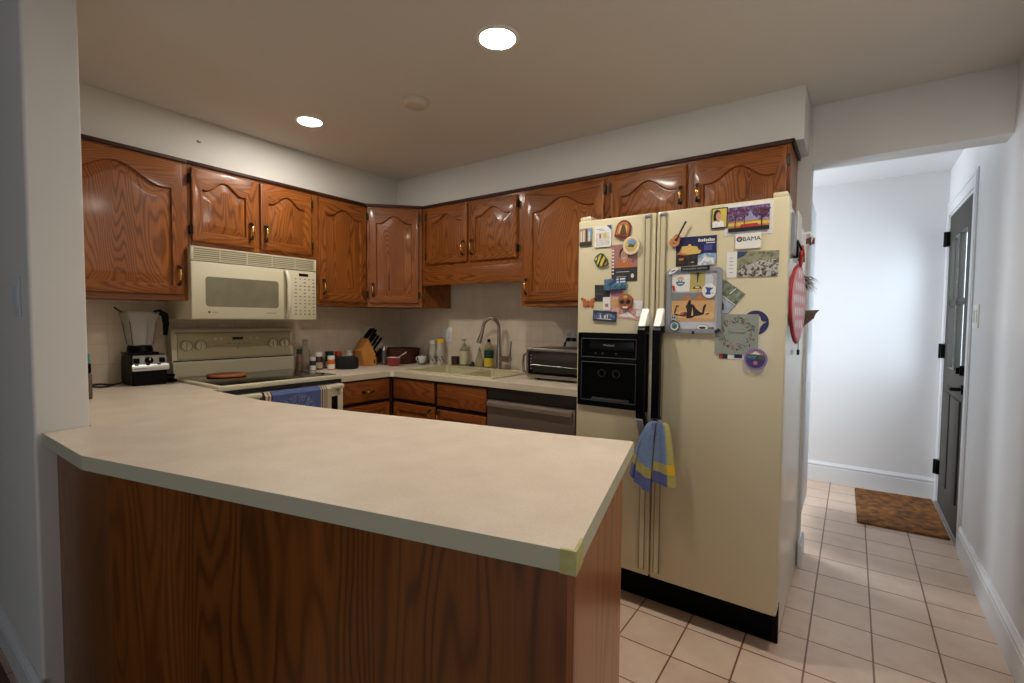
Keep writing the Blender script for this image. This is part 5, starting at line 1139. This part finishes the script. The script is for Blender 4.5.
lathe_obj('small_cup', 'small dark brown cup behind the sink left of the soap bottle', 'cup', .712, -.062, [(None, [(0, 0), (.030, 0), (.033, .065), (.030, .065), (.027, .006), (0, .004)], mat('cup_brown', (62, 36, 20), .5))], z=ZS_+.010)
t = thing('soap_bottle', 'clear pump bottle with a cream label behind the sink', 'bottle', (.806, -.062, ZS_+.010)); zz = ZS_+.010
MB().lathe([(0, 0), (.033, 0), (.035, .004), (.035, .118), (.027, .14), (.013, .152), (.013, .160), (0, .160)], (.806, -.062, zz), 28).build('body', mat('pale_soap', (150, 148, 118), .15, alpha=.7), t)
MB().lathe([(.0356, .012), (.0356, .112)], (.806, -.062, zz), 28).build('label_wrap', mat('label_cream', (200, 192, 158), .6), t)
b = MB(); b.cyl((.806, -.062, zz+.158), (.806, -.062, zz+.168), .013); b.cyl((.806, -.062, zz+.168), (.806, -.062, zz+.200), .004); b.box(.792, .820, -.085, -.055, zz+.196, zz+.204, bev=.002); b.build('pump', mat('pump_tan', (150, 134, 110), .4), t)
b = MB(); b.lathe([(0, 0), (.030, 0), (.032, .010), (.024, .016), (.010, .018), (.012, .030), (0, .034)], (.893, -.062, zz), 24); tag(b.build('sink_stopper', mat('stopper_black', (22, 20, 20), .3), loc=(.893, -.062, zz)), 'black sink stopper with a knob behind the basin', 'stopper')
t = thing('soap_dispenser', 'cone-shaped clear bottle with amber liquid next to the green-labelled bottle', 'bottle', (.960, -.062, zz))
MB().lathe([(0, 0), (.033, 0), (.036, .01), (.033, .04), (.014, .10), (.010, .118), (0, .118)], (.960, -.062, zz), 28).build('body', mat('cone_clear', (190, 176, 146), .12, alpha=.6), t)
MB().lathe([(0, .002), (.031, .002), (.033, .012), (.030, .04), (0, .04)], (.960, -.062, zz), 28).build('liquid', mat('amber_liquid', (168, 126, 60), .3), t)
MB().lathe([(0, .118), (.011, .118), (.011, .132), (.004, .136), (.004, .15), (0, .15)], (.960, -.062, zz), 16).build('nozzle', mat('nozzle_grey', (130, 120, 108), .4), t)
t = thing('detergent_bottle', 'dish soap bottle with yellow liquid and dark green label by the faucet', 'bottle', (1.052, -.062, zz))
MB().lathe([(0, 0), (.034, 0), (.036, .005), (.036, .140), (.028, .165), (.014, .182), (.012, .19), (0, .19)], (1.052, -.062, zz), 28).build('body', mat('bottle_clear_tan', (150, 140, 96), .15, alpha=.8), t)
MB().lathe([(.0366, .008), (.0366, .070)], (1.052, -.062, zz), 28).build('yellow_label', mat('label_yellow', (206, 182, 44), .5), t)
MB().lathe([(.0367, .070), (.0367, .130)], (1.052, -.062, zz), 28).build('green_label', mat('label_green', (20, 60, 40), .5), t)
MB().lathe([(0, .19), (.014, .19), (.012, .212), (0, .214)], (1.052, -.062, zz), 16).build('cap', BLK, t)

# toaster oven
tx0, tx1, tyf, tyb = 1.635, 2.08, -.43, -.10; tz0, tz1 = ZS_+.016, ZS_+.196
t = thing('toaster_oven', 'stainless steel flip-up toaster oven between the sink and the fridge', 'toaster oven', (1.83, -.26, ZS_))
MB().prism([(tyf+.02, tz0), (tyb, tz0), (tyb, tz1-.01), (tyb-.03, tz1), (tyf+.05, tz1), (tyf+.02, tz1-.02)], 'x', tx0+.006, tx1-.006, bev=.003).build('body', STEEL, t)
tb = bmesh.new(); FO = rr(tx0, tx1, tz0-.002, tz1, .022); FI = rr(tx0+.016, tx1-.016, tz0+.018, tz1-.016, .012)
yA, yB = tyf, tyf+.026
r0 = [tb.verts.new((x, yB, z)) for x, z in FO]; r1 = [tb.verts.new((x, yA+.003, z)) for x, z in FO]; r1b = [tb.verts.new((x, yA, z)) for x, z in rr(tx0+.004, tx1-.004, tz0+.002, tz1-.004, .020)]; r2 = [tb.verts.new((x, yA, z)) for x, z in FI]; r3 = [tb.verts.new((x, yB, z)) for x, z in FI]
for a, c_ in ((r0, r1), (r1, r1b), (r1b, r2), (r2, r3)):
    for k in range(len(a)): tb.faces.new((a[k], a[(k+1) % len(a)], c_[(k+1) % len(a)], c_[k]))
bmesh.ops.recalc_face_normals(tb, faces=tb.faces)
dd = MB()._merge(tb, 0).build('door', mat('steel_bright', (166, 160, 152), .28, 1), t)
MB().prism(FI, 'y', tyf+.008, tyf+.012).build('door_border', BLKG, dd)
MB().prism(rr(tx0+.045, tx1-.045, tz0+.034, tz1-.032, .006), 'y', tyf+.006, tyf+.0078).build('glass', mat('oven_glass', (40, 40, 36), .15, coat=.4), dd)
b = MB(); b.tube([(tx0+.04, tyf+.005, tz0+.078), (tx1-.04, tyf+.005, tz0+.070)], .0016, n=6); b.build('rack_line', mat('rack_wire', (170, 166, 158), .3, .8), dd)
b = MB()
for k in range(5): b.box(tx0+.030, tx0+.035, tyf+.006, tyf+.0078, tz0+.05+k*.020, tz0+.058+k*.020)
b.build('scale_marks', mat('mark_grey', (140, 140, 136), .4), dd)
b = MB(); b.tube([(tx0+.004, tyf+.012, tz1-.035), (tx0-.022, tyf+.010, tz1-.045), (tx0-.028, tyf+.010, tz1-.10), (tx0-.022, tyf+.010, tz0+.030), (tx0+.004, tyf+.012, tz0+.022)], .008, n=12); b.build('handle', STEEL, dd)
for (x_, y_) in ((1.70, -.38), (1.98, -.38), (1.70, -.15), (1.98, -.15)): MB().cyl((x_, y_, ZS_), (x_, y_, tz0+.002), .014).build('foot', BLK, t)
MB().box(1.68, 2.04, -.400, -.392, ZS_+.004, tz0+.001).build('crumb_tray', BLK, t)

# sockets
def plate(name, label, x, y, z, w, h, nrm, kind):
    """nrm: 'x+' 'x-' 'y-' : direction the plate faces"""
    t = thing(name, label, 'switch' if kind != 'outlet' else 'outlet', (x, y, z))
    def bx(b, u0, u1, v0, v1, d0, d1, **k):
        if nrm == 'y-': b.box(x+u0, x+u1, y-d1, y-d0, z+v0, z+v1, **k)
        elif nrm == 'x+': b.box(x+d0, x+d1, y+u0, y+u1, z+v0, z+v1, **k)
        else: b.box(x-d1, x-d0, y+u0, y+u1, z+v0, z+v1, **k)
    b = MB(); bx(b, -w/2, w/2, -h/2, h/2, 0, .006, bev=.002); b.build('plate', WHITE if kind != 'grey' else mat('plate_blue_white', (206, 210, 214), .4), t)
    n = max(1, round(w/.06)); 
    for k in range(n):
        u = -w/2+w*(k+.5)/n; b = MB(); bx(b, u-.016, u+.016, -.033, .033, .005, .010, bev=.002)
        b.build('rocker' if kind != 'outlet' else 'socket', mat('rocker_white', (214, 214, 208), .35) if kind != 'grey' else mat('rocker_bluish', (190, 202, 214), .35), t)
        if kind == 'outlet':
            for dz in (-.018, .018):
                b = MB(); bx(b, u-.008, u-.005, dz-.005, dz+.005, .0098, .0104); bx(b, u+.005, u+.008, dz-.005, dz+.005, .0098, .0104); b.build('slot', BLK, t)
plate('light_switch', 'white double switch plate on the tiled wall above the shakers', .577, -.0042, 1.158, .105, .118, 'y-', 'switch')
plate('wall_outlet', 'white outlet on the tiled wall behind the toaster oven', 1.735, -.0042, 1.165, .115, .120, 'y-', 'outlet')
plate('wall_outlet', 'white outlet on the tiled wall behind the knife block', .0042, -.352, 1.155, .075, .118, 'x+', 'outlet')
plate('light_switch', 'white rocker switch on the right wall beside the entrance door', XR-.0002, .575, 1.323, .125, .125, 'x-', 'switch')
plate('light_switch', 'pale switch plate on the shaded wall left of the peninsula', 1.070, -2.5662, 1.345, .085, .128, 'y-', 'grey')
b = MB(); b.box(1.700, 1.724, -.045, -.0148, 1.142, 1.166, bev=.005); b.box(1.742, 1.766, -.045, -.0148, 1.142, 1.166, bev=.005); b.tube([(1.712, -.04, 1.15), (1.700, -.06, 1.13), (1.695, -.06, 1.09), (1.70, -.055, 1.05)], .004, n=8); b.tube([(1.754, -.04, 1.15), (1.745, -.06, 1.165), (1.715, -.06, 1.155), (1.705, -.06, 1.11), (1.71, -.06, 1.05)], .004, n=8)
tag(b.build('power_cord', RUB, loc=(1.72, -.03, 1.05)), 'black appliance cords plugged in above the toaster oven', 'cord')

# door mat
b = MB(); b.prism([(3.352, .842), (3.800, .862), (3.792, 1.640), (3.340, 1.606)], 'z', .0012, .014, bev=.003)
COIR = mat('coir', (146, 92, 36), .95, var=((78, 46, 18), 22), bump=(400, .8))
tag(b.build('doormat', COIR, loc=(3.57, 1.24, .0012)), 'brown coir doormat on the tiles in front of the entrance door', 'doormat')

# nails / small marks on the soffit
b = MB(); b.cyl((.2905, -1.718, 2.258), (.294, -1.718, 2.258), .006, n=10); b.cyl((.2905, -1.708, 2.256), (.296, -1.708, 2.256), .004, n=10); tag(b.build("wall_hook", mat("hook_tan", (120, 100, 74), .6), loc=(.2905, -1.713, 2.257)), "tiny tan hook on the soffit above the two-door cabinet", "hook")

# repeats carry one group phrase each
GROUPS = {'wall_cabinet': 'oak wall cabinets', 'base_cabinet': 'oak base cabinets', 'countertop': 'cream laminate worktops', 'pill_bottle': 'bottles clustered right of the stove', 'shaker_bottle': 'plastic shakers left of the sink', 'recessed_ceiling_light': 'recessed ceiling lights', 'light_switch': 'wall switches', 'wall_outlet': 'wall outlets on the tiles'}
for o in list(COL.objects):
    if o.parent is None and 'category' in o.keys():
        base = o.name.split('.')[0]
        if base in GROUPS: o['group'] = GROUPS[base]
        elif o['category'] == 'magnet': o['group'] = 'magnets on the fridge'
        elif o['category'] in ('card', 'postcard', 'photo'): o['group'] = 'cards and photos on the fridge'
        elif o['category'] == 'sticker': o['group'] = 'stickers on the whiteboard'

# ================================================================== LIGHT, WORLD, CAMERA
w = bpy.data.worlds.new('World'); S.world = w; w.use_nodes = True
bg = w.node_tree.nodes['Background']; bg.inputs[0].default_value = (.74, .84, 1.0, 1); bg.inputs[1].default_value = 1.5
def area(name, loc, rot, sx, sy, power, col, spread=None):
    l = bpy.data.lights.new(name, 'AREA'); l.shape = 'RECTANGLE'; l.size = sx; l.size_y = sy; l.energy = power; l.color = col
    if spread: l.spread = spread
    o = bpy.data.objects.new(name, l); COL.objects.link(o); o.location = loc; o.rotation_euler = rot; return o
area('daylight_entrance', (4.55, 1.05, 1.75), (0, math.radians(78), 0), 1.6, 1.7, 45, (.80, .90, 1.0))
area('daylight_hall_window', (1.40, .95, 1.35), (0, math.radians(-90), 0), 1.6, 1.1, 32, (.88, .93, 1.0))
area('daylight_front_window', (2.85, -6.25, 1.45), (math.radians(90), 0, 0), 1.5, 1.1, 3.6, (.94, .97, 1.0))

cam = bpy.data.cameras.new('camera'); co = bpy.data.objects.new('camera', cam); COL.objects.link(co)
yw, pt_, rl = math.radians(35.373), math.radians(-2.533), math.radians(.498)
F = Vector((-math.sin(yw)*math.cos(pt_), math.cos(yw)*math.cos(pt_), math.sin(pt_))); R = Vector((math.cos(yw), math.sin(yw), 0)); Up = R.cross(F)
R2 = R*math.cos(rl)+Up*math.sin(rl); U2 = -R*math.sin(rl)+Up*math.cos(rl)
M = Matrix((( R2.x, U2.x, -F.x, 3.289), (R2.y, U2.y, -F.y, -2.912), (R2.z, U2.z, -F.z, 1.281), (0, 0, 0, 1)))
co.matrix_world = M; cam.sensor_width = 36; cam.lens = 479.658/1024*36; cam.clip_start = .05
S.camera = co
S.view_settings.view_transform = 'Standard'; S.view_settings.look = 'None'; S.view_settings.gamma = 1; S.view_settings.use_curve_mapping = False
S.view_settings.exposure = 0.76
S.cycles.use_denoising = True; S.cycles.max_bounces = 8; S.cycles.transparent_max_bounces = 12; S.cycles.caustics_reflective = False; S.cycles.caustics_refractive = False
S.cycles.sample_clamp_indirect = 6
